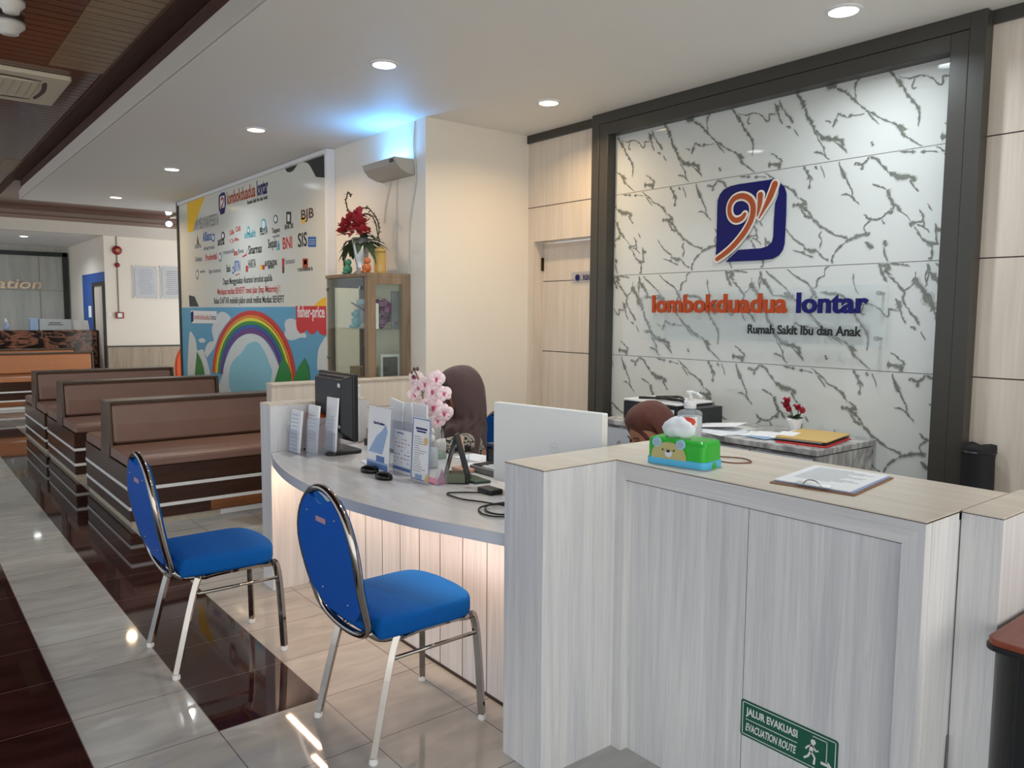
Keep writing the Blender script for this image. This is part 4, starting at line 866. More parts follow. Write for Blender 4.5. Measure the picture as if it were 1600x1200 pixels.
mb = MB(); mb.box(-6.0, -5.82, 3.05, 3.20, ZL, ZL+.07); tag(mb.build('cardboard_box', M('kraft', (140, 112, 80), .8)), 'small brown box on the lower shelf behind the glass door', 'box')

# vase, candle jars, figures on the cabinet top
vz = ZT
p = at(555, 428, 2, vz); vx, vy = -5.74, 3.03
t = thing('flower_vase', 'silver vase with red silk flowers and curly twigs on the cabinet', 'vase', (vx, vy, vz))
mb = MB(); mb.lathe((vx, vy, vz), [(.058, 0), (.062, .01), (.040, .03), (.038, .06), (.050, .11), (.064, .20), (.078, .285), (.070, .29), (.06, .28)], 24); mb.build('vase_body', M('mercury_silver', (196, 200, 200), .25, metal=.7, var=.15, scale=60), t, smooth=True)
leafm = M('leaf_green', (62, 84, 56), .55, var=.35, scale=25); redm = M('flower_red', (170, 48, 58), .6, var=.3, scale=40); twig = M('twig_brown', (84, 66, 50), .7)
rr = random.Random(11)
def leaf(mb, a, d, L, w, droop=.3, m=0):
    a = Vector(a); d = Vector(d).normalized(); s_ = d.cross(ZP); s_ = s_.normalized() if s_.length > .01 else Vector((1, 0, 0)); pts = []
    for i, (t_, ww) in enumerate(((0, .15), (.3, .9), (.6, 1), (.85, .5), (1, .05))): c = a+d*L*t_-ZP*droop*L*t_*t_; pts.append((c-s_*w*ww/2+ZP*w*.12*ww, c, c+s_*w*ww/2+ZP*w*.12*ww))
    vs = [q_ for row in pts for q_ in row]; fs = []
    for i in range(4): fs += [(i*3, i*3+1, i*3+4, i*3+3), (i*3+1, i*3+2, i*3+5, i*3+4)]
    mb.add(vs, fs, m)
mb = MB()
for k in range(26):
    a = rr.uniform(0, 6.28); leaf(mb, (vx, vy, vz+.26), (math.cos(a), math.sin(a)*.7, rr.uniform(-.1, .9)), rr.uniform(.14, .26), rr.uniform(.04, .07), rr.uniform(.3, .9))
for k in range(8): a = rr.uniform(0, 6.28); leaf(mb, (vx-.10, vy-.03, vz+.25), (math.cos(a)-.9, math.sin(a)*.4, -.3), .14, .05, .5)
mb.build('foliage', leafm, t, solid=.001)
def rosette(mb, c, r, m=0):
    c = Vector(c)
    for lay, (n_, rr0, tilt) in enumerate(((3, .35, .9), (5, .65, .7), (7, 1.0, .4))):
        for k in range(n_):
            a = 6.283*k/n_+lay*.5+c.x*40; d = Vector((math.cos(a), math.sin(a), 0)); leaf(mb, c+d*r*.1-YP*r*.25*lay, d+ZP*tilt-YP*.5, r*rr0*1.15, r*.8, -.25, m)
    mb.ball(c+ZP*r*.15, r*.32, 8, m)
for k, (dx, dz, r_) in enumerate(((-.15, .36, .08), (-.05, .41, .07), (.10, .37, .085), (.02, .34, .06), (.08, .45, .06), (-.20, .33, .06), (.15, .32, .06))):
    mb = MB(); fc = Vector((vx+dx, vy-.06, vz+dz))
    for j in range(26): a1, a2 = rr.uniform(0, 6.28), rr.uniform(-.6, 1.4); dv = Vector((math.cos(a1)*math.cos(a2), math.sin(a1)*math.cos(a2), math.sin(a2))); leaf(mb, fc+dv*r_*.25, dv, r_*rr.uniform(.7, 1.1), r_*.75, rr.uniform(-.3, .3))
    mb.build('silk_flower', redm, t, solid=.001)
for P in ([(0, 0, .3), (-.06, -.02, .42), (-.13, -.02, .48), (-.19, -.02, .54), (-.22, -.02, .60), (-.19, -.02, .66), (-.15, -.02, .655), (-.13, -.02, .63)], [(0, 0, .3), (.0, 0, .5), (.10, 0, .52), (.20, 0, .47), (.27, 0, .40), (.30, 0, .33), (.26, 0, .26)],
          [(0, 0, .3), (.02, 0, .46), (.12, .03, .46), (.2, .03, .36), (.24, .03, .24)], [(0, 0, .28), (-.17, -.05, .26), (-.22, -.05, .16), (-.20, -.05, .04)], [(0, 0, .28), (-.14, -.05, .24), (-.17, -.06, .12), (-.16, -.06, .0)]):
    mb = MB(); PP = smoothpath([(vx+a, vy+b_, vz+c) for a, b_, c in P], 8); PP = [q_+Vector((rr.uniform(-1, 1), rr.uniform(-1, 1), rr.uniform(-1, 1)))*.004 for q_ in PP]
    mb.tube(PP, [rr.uniform(.004, .008) for _ in PP], 6)
    for q_ in PP[6::3]: leaf(mb, q_, (rr.uniform(-1, 1), rr.uniform(-1, 1), rr.uniform(-.5, .8)), .035, .014, .2)
    mb.build('curly_twig', twig, t)
honey = glassmat('honey_glass', (236, 206, 130), .45)
for (x, lab) in ((-5.86, 'yellow candle jar left of the silver vase'), (-5.56, 'yellow candle jar right of the silver vase')):
    t = thing('candle_jar', lab, 'jar', (x, 3.10, vz)); mb = MB(); mb.lathe((x, 3.10, vz), [(.044, 0), (.046, .01), (.046, .16), (.04, .17)], 20); mb.build('jar_body', honey, t, smooth=True)
    mb = MB(); mb.lathe((x, 3.10, vz+.17), [(.046, 0), (.046, .025), (.02, .03), (.012, .045)], 20); mb.build('lid', M('jar_lid', (190, 160, 90), .4), t, smooth=True)
for (x, y, col, lab) in ((-5.81, 2.95, (70, 140, 112), 'small green seated figure left of the vase foot'), (-5.53, 2.97, (196, 110, 62), 'small orange seated figure right of the vase foot')):
    t = thing('figurine', lab, 'figurine', (x, y, vz)); mb = MB(); mb.ball((x, y, vz+.038), (.034, .03, .04), 12); mb.ball((x, y, vz+.095), (.026, .026, .028), 12)
    for k in (-1, 1): mb.ball((x+k*.03, y-.015, vz+.04), (.012, .02, .026), 8); mb.ball((x+k*.02, y-.03, vz+.012), (.014, .02, .012), 8)
    mb.build('figure', M('fig_%d' % col[0], col, .5), t, smooth=True)
# ------------------------------------------------------------------ things on the reception desk
DZ = .76
def poster_stand(name, lab, x0, y, x1, w_z, lean, title, hue, grp=None):
    t = thing(name, lab, 'sign', ((x0+x1)/2, y, DZ), grp)
    z1 = DZ+w_z
    def pt(x, z, o=0): f = (z-DZ)/w_z; return (x, y+lean*f+o, z)
    mb = MB(); mb.prism([pt(x0, DZ, 0), pt(x1, DZ, 0), pt(x1, z1, 0), pt(x0, z1, 0)], (0, .003, 0)); mb.prism([pt(x0, DZ, 0), pt(x1, DZ, 0), (x1, y+.07, DZ), (x0, y+.07, DZ)], (0, 0, .003)); mb.build('acrylic_holder', acrylic, t)
    mb = MB(); i = .006; mb.prism([pt(x0+i, DZ+i, -.002), pt(x1-i, DZ+i, -.002), pt(x1-i, z1-i, -.002), pt(x0+i, z1-i, -.002)], (0, .0015, 0)); s_ = mb.build('printed_sheet', paper, t)
    mb = MB(); w = x1-x0
    def rect(u0, u1, v0, v1, m): mb.prism([pt(x0+u0*w, DZ+v0*w_z, -.0028), pt(x0+u1*w, DZ+v0*w_z, -.0028), pt(x0+u1*w, DZ+v1*w_z, -.0028), pt(x0+u0*w, DZ+v1*w_z, -.0028)], (0, .0006, 0), m)
    return t, s_, mb, rect, pt
ltb, lbl = M('print_lightblue', (150, 178, 216), .5), M('print_blue', (88, 120, 178), .5)
t, s_, mb, rect, pt = poster_stand('poster_stand', 'tallest acrylic stand with pale blue poster of a mother figure on the desk', -3.312, 1.762, -3.095, .31, .02, '', 0)
rect(.05, .95, .06, .14, 1); rect(.05, .95, .14, .17, 0); rect(.45, .80, .17, .26, 1); mb.prism([pt(-3.29, DZ+.09, -.0032), pt(-3.16, DZ+.09, -.0032), pt(-3.12, DZ+.20, -.0032), pt(-3.14, DZ+.23, -.0032), pt(-3.17, DZ+.20, -.0032), pt(-3.22, DZ+.17, -.0032)], (0, .0004, 0), 0)
textmb(mb, 'lombokduadua', (-3.245, 1.768+.015, DZ+.262), XP, ZP, .09, .012, .0015, 1); textmb(mb, 'Paket Persalinan', (-3.25, 1.762+.011, DZ+.225), XP, ZP, .10, .012, .0015, 2); mb.build('poster_print', [ltb, lbl, navy_ink], s_)
t, s_, mb, rect, pt = poster_stand('poster_stand', 'shortest acrylic stand with small rows of partner marks, middle of the three', -3.190, 1.838, -3.028, .207, .012, '', 0)
rr = random.Random(5)
textmb(mb, 'lombokduadua', (-3.16, 1.845, DZ+.185), XP, ZP, .06, .008, .0015, 1)
for r_ in range(7):
    for c_ in range(5):
        if rr.random() < .8: u = .08+c_*.18; v = .25+r_*.085; rect(u, u+rr.uniform(.05, .12), v, v+.02, rr.choice([0, 1, 2, 3]))
rect(.02, .98, .08, .14, 1); rect(.02, .98, .14, .16, 0); mb.build('poster_print', [ltb, lbl, grey_ink, red_ink], s_)
t, s_, mb, rect, pt = poster_stand('price_list_stand', 'acrylic stand with blue bordered text list and yellow badge on the desk', -2.978, 1.808, -2.826, .29, .015, '', 0)
for a in ((.03, .97, .03, .045), (.03, .97, .955, .97), (.03, .06, .03, .97), (.94, .97, .03, .97)): rect(*a, 1)
rect(.2, .8, .80, .83, 2); rect(.25, .75, .76, .785, 2)
for r_ in range(16): rect(.14, .14+rr.uniform(.25, .65), .16+r_*.035, .168+r_*.035, 3)
rect(.25, .62, .05, .12, 0); mb.prism([pt(-2.862+.018*math.cos(a*.5236), DZ+.185+.018*math.sin(a*.5236), -.0032) for a in range(12)], (0, .0004, 0), 4); mb.prism([pt(-2.865, DZ+.01, -.003), pt(-2.832, DZ+.01, -.003), pt(-2.832, DZ+.05, -.003), pt(-2.85, DZ+.04, -.003)], (0, .0004, 0), 4)
mb.build('poster_print', [ltb, lbl, navy_ink, grey_ink, M('print_gold', (220, 190, 130), .5)], s_)
mb = MB(); mb.prism([(-2.80, 1.815, DZ), (-2.80, 1.90, DZ), (-2.80, 1.86, DZ+.25)], (.004, 0, 0)); mb.build('side_fin', acrylic, t)
mb = MB(); mb.prism([(-2.97, 1.83, DZ+.003), (-2.80, 1.83, DZ+.003), (-2.80, 1.89, DZ+.003), (-2.97, 1.89, DZ+.003)], (0, 0, .003)); mb.prism([(-2.805, 1.83, DZ), (-2.805, 1.88, DZ), (-2.805, 1.86, DZ+.07)], (.003, 0, 0)); mb.build('pink_insert', M('pink_print', (220, 120, 150), .4), t)
# brochures behind the tall stand
t = thing('brochure_holder', 'clear holder stuffed with white brochures behind the tall poster stand', 'holder', (-3.28, 1.93, DZ))
mb = MB(); mb.box(-3.40, -3.14, 1.93, 1.96, DZ, DZ+.22); mb.build('holder_body', acrylic, t)
for k, (x, y, z, w, a) in enumerate(((-3.40, 1.93, DZ+.08, .12, -8), (-3.28, 1.94, DZ+.06, .11, 4), (-3.20, 1.95, DZ+.07, .12, -3))):
    mb = MB(); c, s2 = math.cos(R(a)), math.sin(R(a)); mb.prism([(x+u*c-v*s2, y, z+u*s2+v*c) for u, v in ((0, 0), (w, 0), (w, .25), (0, .25))], (0, .008, 0)); mb.build('brochure', paper, t)
mb = MB(); P = [(-3.50, 1.83), (-3.36, 1.80), (-3.33, 1.90), (-3.47, 1.93)]; mb.prism([(x, y, DZ) for x, y in P], (0, 0, .006)); tag(mb.build('paper_stack', paper), 'thin stack of white papers lying left of the tall poster stand', 'paper')

# leaflet rack, drawers and white box at the left end
t = thing('leaflet_rack', 'clear leaflet rack with stepped white leaflets at the left end of the desk', 'rack', (-3.85, 1.7, DZ))
mb = MB()
for k, (x0_, y_) in enumerate(((-3.99, 1.655), (-3.90, 1.72), (-3.82, 1.79))):
    mb.box(x0_, x0_+.12, y_, y_+.003, DZ, DZ+.12); mb.box(x0_, x0_+.003, y_, y_+.06, DZ, DZ+.14)
mb.box(-3.75, -3.747, 1.66, 1.86, DZ, DZ+.20); mb.box(-3.99, -3.75, 1.655, 1.87, DZ, DZ+.003); mb.build('rack_body', acrylic, t)
for k, (x0_, y_, z1) in enumerate(((-3.985, 1.66, .225), (-3.915, 1.725, .255), (-3.84, 1.795, .30))):
    mb = MB(); mb.prism([(x0_, y_, DZ+.004), (x0_+.11, y_+.005, DZ+.004), (x0_+.125, y_+.02, DZ+z1), (x0_+.015, y_+.015, DZ+z1)], (0, .012, 0)); lf = mb.build('leaflet', paper, t)
    mb = MB()
    for r_ in range(10): mb.prism([(x0_+.012+r_*.001, y_-.001+.0013*r_, DZ+.02+r_*.02), (x0_+.09+r_*.001, y_+.002+.0013*r_, DZ+.02+r_*.02), (x0_+.09+r_*.001, y_+.002+.0013*r_, DZ+.023+r_*.02), (x0_+.012+r_*.001, y_-.001+.0013*r_, DZ+.023+r_*.02)], (0, .002, 0))
    mb.build('leaflet_text', ltb, lf)
t = thing('drawer_organizer', 'bright orange stackable mini drawers beside the leaflets', 'organizer', (-4.0, 1.9, DZ)); orp = M('orange_plastic', (236, 106, 44), .35)
mb = MB(); ox0, ox1, oy0, oy1 = -4.01, -3.90, 1.78, 1.92
for z in (DZ, DZ+.065, DZ+.13, DZ+.195): mb.box(ox0, ox1, oy0, oy1, z, z+.006)
mb.box(ox0, ox0+.005, oy0, oy1, DZ, DZ+.2); mb.box(ox1-.005, ox1, oy0, oy1, DZ, DZ+.2); mb.box(ox0, ox1, oy1-.004, oy1, DZ, DZ+.2); mb.build('shell', orp, t)
for k in range(3):
    mb = MB(); z = DZ+.008+k*.065; mb.box(ox0+.008, ox1-.008, oy0-.003, oy0+.12, z, z+.04); d = mb.build('drawer', M('orange_clear', (216, 82, 34), .25), t, bevel=.003)
    mb = MB(); mb.box(ox0+.04, ox0+.07, oy0-.010, oy0-.003, z+.015, z+.025); mb.build('pull', orp, d)
mb = MB(); mb.box(-4.13, -4.04, 2.02, 2.12, H, H+.075); tag(mb.build('storage_box', white_plain, bevel=.004), 'small white box standing on the end column behind the black monitor', 'box')

# black monitor seen from behind
t = thing('computer_monitor', 'black computer monitor seen from behind at the left end of the desk', 'monitor', (-3.87, 1.87, DZ))
mb = MB(); P = [(-4.07, 1.19), (-3.66, 1.19), (-3.66, .845), (-4.07, .845)]
mb.box(-4.07, -3.655, 1.875, 1.905, .83, 1.185); mb.build('bezel', black_pl, t, bevel=.006)
mb = MB(); mb.add([(-4.06, 1.876, .84), (-3.665, 1.876, .84), (-3.665, 1.876, 1.175), (-4.06, 1.876, 1.175), (-4.02, 1.83, .88), (-3.71, 1.83, .88), (-3.71, 1.83, 1.15), (-4.02, 1.83, 1.15)], [(4, 5, 6, 7), (0, 1, 5, 4), (1, 2, 6, 5), (2, 3, 7, 6), (3, 0, 4, 7)])
for k in range(12): mb.box(-4.0+k*.024, -3.988+k*.024, 1.845, 1.86, 1.152, 1.17)
mb.build('back_shell', M('monitor_back', (34, 36, 40), .4), t, bevel=.004)
mb = MB(); mb.box(-4.05, -3.675, 1.905, 1.907, .85, 1.17); mb.build('screen', M('dark_screen', (14, 16, 20), .1), t)
mb = MB(); mb.prism([(-3.93, 1.84, DZ+.02), (-3.80, 1.84, DZ+.02), (-3.82, 1.85, .95), (-3.91, 1.85, .95)], (0, .025, 0)); mb.build('stand_neck', black_pl, t, bevel=.004)
mb = MB(); mb.prism([(x, y, DZ) for x, y in rrect(-3.99, -3.70, 1.76, 1.96, .04)], (0, 0, .018)); mb.build('stand_base', black_pl, t, bevel=.004)
mb = MB(); mb.box(-3.735, -3.72, 1.8285, 1.83, .90, .915); mb.box(-3.74, -3.715, 1.828, 1.83, 1.115, 1.135); mb.build('sticker', white_plain, t)
mb = MB(); mb.tube([(-3.92, 1.81, .93), (-3.97, 1.80, .93)], .012, 8); mb.build('video_plug', M('plug_blue', (28, 60, 180), .4), t)
for k, (P, lab) in enumerate((([(-3.95, 1.80, .93), (-4.0, 1.78, .90), (-3.97, 1.79, .82), (-3.90, 1.80, .77), (-3.80, 1.79, .765)], 'black video cable drooping from the black monitor'), ([(-3.86, 1.81, .92), (-3.92, 1.77, .86), (-3.86, 1.76, .80), (-3.90, 1.745, .766), (-3.98, 1.745, .766)], 'black power cable looping below the black monitor'))):
    mb = MB(); mb.tube(smoothpath(P, 6), .0045, 6); tag(mb.build('monitor_cable', black_pl, smooth=True), lab, 'cable')
# grey office machine behind the stands
t = thing('desktop_printer', 'grey printer half hidden behind the poster stands and black monitor', 'printer', (-3.72, 2.2, DZ)); gp = M('printer_grey', (176, 174, 168), .45)
mb = MB(); mb.prism([(-3.95, 2.10, DZ+.0), (-3.95, 2.10, DZ+.09), (-3.95, 2.16, DZ+.13), (-3.95, 2.36, DZ+.13), (-3.95, 2.38, DZ)], (.38, 0, 0)); mb.build('body', gp, t, bevel=.012)
mb = MB(); mb.prism([(-3.92, 2.20, DZ+.132), (-3.60, 2.20, DZ+.132), (-3.60, 2.33, DZ+.21), (-3.92, 2.33, DZ+.21)], (0, .008, 0)); mb.build('paper_tray', M('tray_olive', (128, 112, 70), .5), t)
mb = MB(); mb.box(-3.93, -3.59, 2.08, 2.12, DZ, DZ+.035); mb.build('paper_slot', black_pl, t, bevel=.004)
mb = MB(); mb.prism([(-3.9, 2.20, DZ+.133), (-3.62, 2.20, DZ+.133), (-3.64, 2.12, DZ+.155), (-3.88, 2.12, DZ+.155)], (0, .002, .004)); mb.build('printed_page', paper, t)

for (x, y, a, lab) in ((-3.225, 1.735, 20, 'small black computer mouse nearest the tall poster stand'), (-3.055, 1.715, 10, 'black computer mouse in front of the small poster stand')):
    t = thing('computer_mouse', lab, 'mouse', (x, y, DZ), 'black computer mice'); mb = MB(); rings = []
    for z, s2 in ((0, .9), (.008, 1.0), (.018, .95), (.027, .75), (.033, .4), (.034, .1)): rings.append([Vector((x+s2*(.052*math.cos(k*.3927)*math.cos(R(a))-.03*math.sin(k*.3927)*math.sin(R(a))), y+s2*(.052*math.cos(k*.3927)*math.sin(R(a))+.03*math.sin(k*.3927)*math.cos(R(a))), DZ+z)) for k in range(16)])
    mb.loft(rings); mb.build('shell', M('mouse_black', (14, 14, 16), .15), t, smooth=True)
    mb = MB(); mb.lathe((x+.02, y, DZ+.030), [(.006, -.003), (.006, .003)], 12, axis='y'); mb.build('wheel', dark_pl, t)
# black tent stand
t = thing('tent_card_stand', 'black triangular tent stand right of the text list stand', 'stand', (-2.80, 1.93, DZ))
a, b_ = Vector((-2.815, 1.865, DZ)), Vector((-2.735, 1.95, DZ)); ap = (a+b_)/2+Vector((0, 0, .215)); dd = Vector((-.06, .06, 0))
mb = MB()
for p0, p1 in ((a, ap), (b_, ap), (a, b_)):
    nrm = (p1-p0).cross(dd).normalized()*.004; mb.prism([p0-nrm, p1-nrm, p1+nrm, p0+nrm], dd)
mb.build('folded_frame', black_pl, t)
mb = MB(); mb.prism([a+Vector((.01, .008, .006)), b_+Vector((-.01, -.008, .006)), b_+Vector((-.012, -.01, .045)), a+Vector((.012, .01, .045))], dd*.9); mb.build('card_block', M('olive_card', (104, 112, 92), .4), t)
# phone, calculator, phone holder, stamp, papers, bottle
mb = MB(); mb.prism([(-2.93, 1.99, DZ), (-2.72, 1.975, DZ), (-2.70, 2.05, DZ), (-2.91, 2.07, DZ)], (0, 0, .012)); t = mb.build('mobile_phone', M('phone_green', (52, 76, 62), .3), bevel=.004); tag(t, 'dark green mobile phone lying face down beside the silver monitor', 'phone')
mb = MB(); mb.lathe((-2.90, 2.035, DZ+.0118), [(.010, 0), (.010, .002)], 12); mb.build('camera_lens', black_pl, t)
t = thing('calculator', 'grey desk calculator with pale keys behind the mobile phone', 'calculator', (-2.87, 2.2, DZ))
mb = MB(); cxx, cyy = -2.98, 2.13
mb.prism([(cxx, cyy, DZ), (cxx+.21, cyy, DZ), (cxx+.21, cyy+.15, DZ), (cxx, cyy+.15, DZ)], (0, 0, .03)); mb.build('case', M('calc_grey', (120, 122, 120), .4), t, bevel=.006)
mb = MB(); mb.box(cxx+.01, cxx+.07, cyy+.015, cyy+.135, DZ+.030, DZ+.034); mb.build('display', black_pl, t)
mb = MB()
for i in range(5):
    for j in range(4): mb.box(cxx+.085+i*.024, cxx+.103+i*.024, cyy+.014+j*.033, cyy+.038+j*.033, DZ+.03, DZ+.036)
mb.build('keys', white_plain, t)
t = thing('phone_holder', 'small pinkish wooden phone holder standing among the desk papers', 'holder', (-3.0, 2.10, DZ)); pk = M('pink_wood', (206, 162, 140), .5)
mb = MB(); mb.box(-3.04, -2.93, 2.07, 2.13, DZ, DZ+.018); mb.build('foot', pk, t, bevel=.003)
mb = MB(); mb.prism([(-2.985, 2.09, DZ+.018), (-2.955, 2.09, DZ+.018), (-3.035, 2.12, DZ+.165), (-3.06, 2.12, DZ+.165)], (0, .012, 0)); mb.build('back_support', pk, t, bevel=.003)
t = thing('self_inking_stamp', 'dark blue self-inking stamp at the edge of the silver monitor', 'stamp', (-3.08, 2.33, DZ))
mb = MB(); sx, sy = -3.10, 2.32
mb.box(sx, sx+.006, sy, sy+.04, DZ, DZ+.09); mb.box(sx+.074, sx+.08, sy, sy+.04, DZ, DZ+.09); mb.box(sx, sx+.08, sy, sy+.04, DZ+.085, DZ+.10); mb.build('frame', M('stamp_navy', (40, 56, 92), .4), t, bevel=.002)
mb = MB(); mb.box(sx+.012, sx+.068, sy+.004, sy+.036, DZ+.015, DZ+.075); mb.build('ink_block', black_pl, t, bevel=.002)
for k, (x, y, a, lab) in enumerate(((-3.30, 2.26, 10, 'open sheet of white paper under the seated woman\'s hand'), (-3.12, 2.18, -8, 'loose white sheet between the tent stand and the calculator'))):
    c, s2 = math.cos(R(a)), math.sin(R(a)); mb = MB(); mb.prism([(x+u*c-v*s2, y+u*s2+v*c, DZ+.001+k*.002) for u, v in ((0, 0), (.21, 0), (.21, .15), (0, .15))], (0, 0, .003)); tag(mb.build('paper_sheet', paper), lab, 'paper')
mb = MB(); mb.box(-3.42, -3.30, 2.16, 2.22, DZ, DZ+.03); tag(mb.build('tape_dispenser', M('green_plastic', (70, 120, 70), .4), bevel=.008), 'small green desk item half hidden behind the text list stand', 'tape dispenser')
mb = MB(); mb.tube([(-3.14, 2.24, DZ+.012), (-3.22, 2.30, DZ+.02)], .004, 8); tag(mb.build('pen', M('pen_blue', (190, 206, 230), .3)), 'pale pen lying on the papers before the seated woman', 'pen')
def pump_bottle(x, y, z, r, h, lab, fill, red=False):
    t = thing('pump_bottle', lab, 'bottle', (x, y, z))
    mb = MB(); mb.lathe((x, y, z), [(r*.95, 0), (r, .006), (r, h*.80), (r*.85, h*.86), (r*.42, h*.90), (r*.42, h*.95)], 28); mb.build('bottle_body', glassmat('bottle_clear', (228, 232, 236), .25), t, smooth=True)
    mb = MB(); mb.lathe((x, y, z), [(r*.93, .004), (r*.95, .008), (r*.95, h*.72), (r*.1, h*.725)], 28); mb.build('gel_fill', fill, t, smooth=True)
    mb = MB(); mb.lathe((x, y, z+h*.93), [(r*.50, 0), (r*.50, .028), (r*.3, .032), (r*.16, .034), (r*.16, .050), (r*.34, .052), (r*.34, .064), (r*.1, .066)], 18); mb.tube([(x, y, z+h*.93+.057), (x+r*.9, y-.012, z+h*.93+.058), (x+r*1.35, y-.014, z+h*.93+.048)], .006, 8); mb.build('pump_head', white_plain, t, smooth=True)
    if red:
        mb = MB(); rings = []
        for zz in (z+h*.48, z+h*.74): rings.append([Vector((x+(r+.0012)*math.cos(a), y+(r+.0012)*math.sin(a), zz)) for a in [R(-125+k*11) for k in range(11)]])
        lo, hi = rings; n = len(lo); mb.add(lo+hi, [(k, k+1, n+k+1, n+k) for k in range(n-1)]); mb.build('label', white_plain, t, smooth=True)
        mb = MB(); lo, hi = [], []
        for k in range(13):
            a = R(-108+k*7); u = (k-6)/6; e_ = math.sqrt(max(0, 1-u*u))*.018
            lo.append(Vector((x+(r+.002)*math.cos(a), y+(r+.002)*math.sin(a), z+h*.61-e_))); hi.append(Vector((x+(r+.002)*math.cos(a), y+(r+.002)*math.sin(a), z+h*.61+e_)))
        n = len(lo); mb.add(lo+hi, [(k, k+1, n+k+1, n+k) for k in range(n-1)]); mb.build('red_oval', M('logo_red', (206, 66, 48), .4), t)
    return t
pump_bottle(-3.15, 2.03, DZ, .032, .135, 'white pump bottle half hidden behind the text list stand', M('gel_clear', (220, 224, 226), .2))
pump_bottle(-1.872, 2.365, H, .046, .148, 'clear pump bottle with white gel and red oval label behind the tissue box', M('gel_white', (226, 228, 232), .25), True)

# orchid in a small pot
ox, oy = -3.235, 2.06
t = thing('potted_orchid', 'pink artificial orchid in front of the seated woman', 'orchid', (ox, oy, DZ))
mb = MB(); mb.lathe((ox, oy, DZ), [(.035, 0), (.045, .06), (.047, .065), (.04, .063)], 18); mb.build('pot', white_plain, t, smooth=True)
stemm = M('orchid_stem', (120, 120, 78), .6); petal = M('orchid_petal', (250, 222, 226), .6, var=.1, scale=40); lip = M('orchid_lip', (214, 84, 120), .5)
SP = smoothpath([(ox, oy, DZ+.05), (ox-.02, oy, .90), (ox-.01, oy-.01, 1.02), (-3.235, 2.03, 1.12), (-3.25, 2.02, 1.18), (-3.29, 2.02, 1.225)], 6)
mb = MB(); mb.tube(SP, .0045, 6); mb.tube(smoothpath([(-3.24, 2.03, 1.10), (-3.20, 2.03, 1.15), (-3.21, 2.03, 1.20)], 4), .003, 6); mb.build('stem', stemm, t, smooth=True)
mb = MB()
for p in ((-3.29, 2.02, 1.228), (-3.31, 2.02, 1.21), (-3.26, 2.02, 1.232), (-3.30, 2.02, 1.19)): mb.ball(p, (.008, .008, .011), 8)
mb.build('bud', M('orchid_bud', (88, 66, 60), .6), t, smooth=True)
rr = random.Random(9)
tocam = (CAM-Vector((ox, oy, 1.1))).normalized()
for k, (px, py, r_) in enumerate(((655, 605, .048), (650, 590, .04), (682, 592, .045), (676, 612, .045), (694, 615, .04), (648, 616, .042), (678, 637, .052), (668, 632, .04), (694, 645, .048), (684, 656, .045), (664, 600, .04))):
    c = at(px, py, 1, 2.03+rr.uniform(-.02, .03)); d = (tocam+Vector((rr.uniform(-.5, .5), rr.uniform(-.3, .3), rr.uniform(-.4, .2)))).normalized()
    u = d.cross(ZP).normalized(); v = u.cross(d); r_ *= .95
    mb = MB(); rot = rr.uniform(-.4, .4)
    for i in range(5):
        a = 1.5708+rot+i*1.2566; dirv = u*math.cos(a)+v*math.sin(a); sd = -u*math.sin(a)+v*math.cos(a); wid = r_*(.62 if i in (1, 4) else .42)
        P = []
        for f, ww, o in ((0, .15, 0), (.35, .85, .10), (.65, 1.0, .08), (.9, .6, -.02), (1.0, .1, -.06)):
            cc = c+dirv*r_*f+d*r_*o; P += [cc-sd*wid*ww+d*.1*r_*ww, cc, cc+sd*wid*ww+d*.1*r_*ww]
        mb.add(P, [q_ for j in range(4) for q_ in ((j*3, j*3+1, j*3+4, j*3+3), (j*3+1, j*3+2, j*3+5, j*3+4))])
    fl_ = mb.build('blossom', petal, t, smooth=True, solid=.001)
    mb = MB(); mb.ball(c+d*r_*.18, r_*.17, 8); mb.ball(c+d*r_*.12-v*r_*.2, (r_*.12, r_*.12, r_*.18), 8); mb.build('blossom_lip', lip, fl_, smooth=True)

# silver monitor, back to the viewer
ml = Vector((-2.60, 1.985, 0)); mr = Vector((-2.045, 2.075, 0)); ux = (mr-ml).normalized(); ny = Vector((ux.y, -ux.x, 0))
t = thing('computer_monitor', 'large silver-white computer monitor turned with its back to the visitors', 'monitor', ((ml+mr)/2))
t.location.z = DZ
def mon(u, o, z): p = ml+ux*u+ny*o; return (p.x, p.y, z)
L_ = (mr-ml).length
mb = MB(); P = rrect(0, L_, .80, 1.133, .006); rings = []
for o, i in ((-.03, 0), (-.028, 0), (-.002, 0), (0, .003)): rings.append([Vector(mon(min(max(u, i), L_-i), o, min(max(z, .80+i), 1.133-i))) for u, z in P])
mb.loft(rings); mb.build('back_shell', M('silver_shell', (236, 238, 236), .35, var=.02), t)
mb = MB(); mb.prism([mon(u, -.0305, z) for u, z in ((.008, .81), (L_-.008, .81), (L_-.008, 1.125), (.008, 1.125))], tuple(-ny*.002)); mb.build('screen', M('dark_screen', (14, 16, 20), .1), t)
mb = MB(); P = [mon(.33+.022*math.cos(a*.393), .0, .975+.022*math.sin(a*.393)) for a in range(16)]; I = [mon(.33+.019*math.cos(a*.393), .0, .975+.019*math.sin(a*.393)) for a in range(16)]
for k in range(16): mb.prism([P[k], P[(k+1) % 16], I[(k+1) % 16], I[k]], tuple(ny*.0008))
textmb(mb, 'hp', mon(.319, .0001, .966), ux, ZP, .022, .02, .0008, slant=.3); mb.build('round_emblem', M('emblem_silver', (218, 224, 228), .25), t)
mb = MB(); mb.prism([mon(u, 0, z) for u, z in ((.24, DZ+.01), (.34, DZ+.01), (.33, .90), (.25, .90))], tuple(ny*.02)); mb.build('stand_neck', M('stand_silver', (180, 186, 190), .3), t)
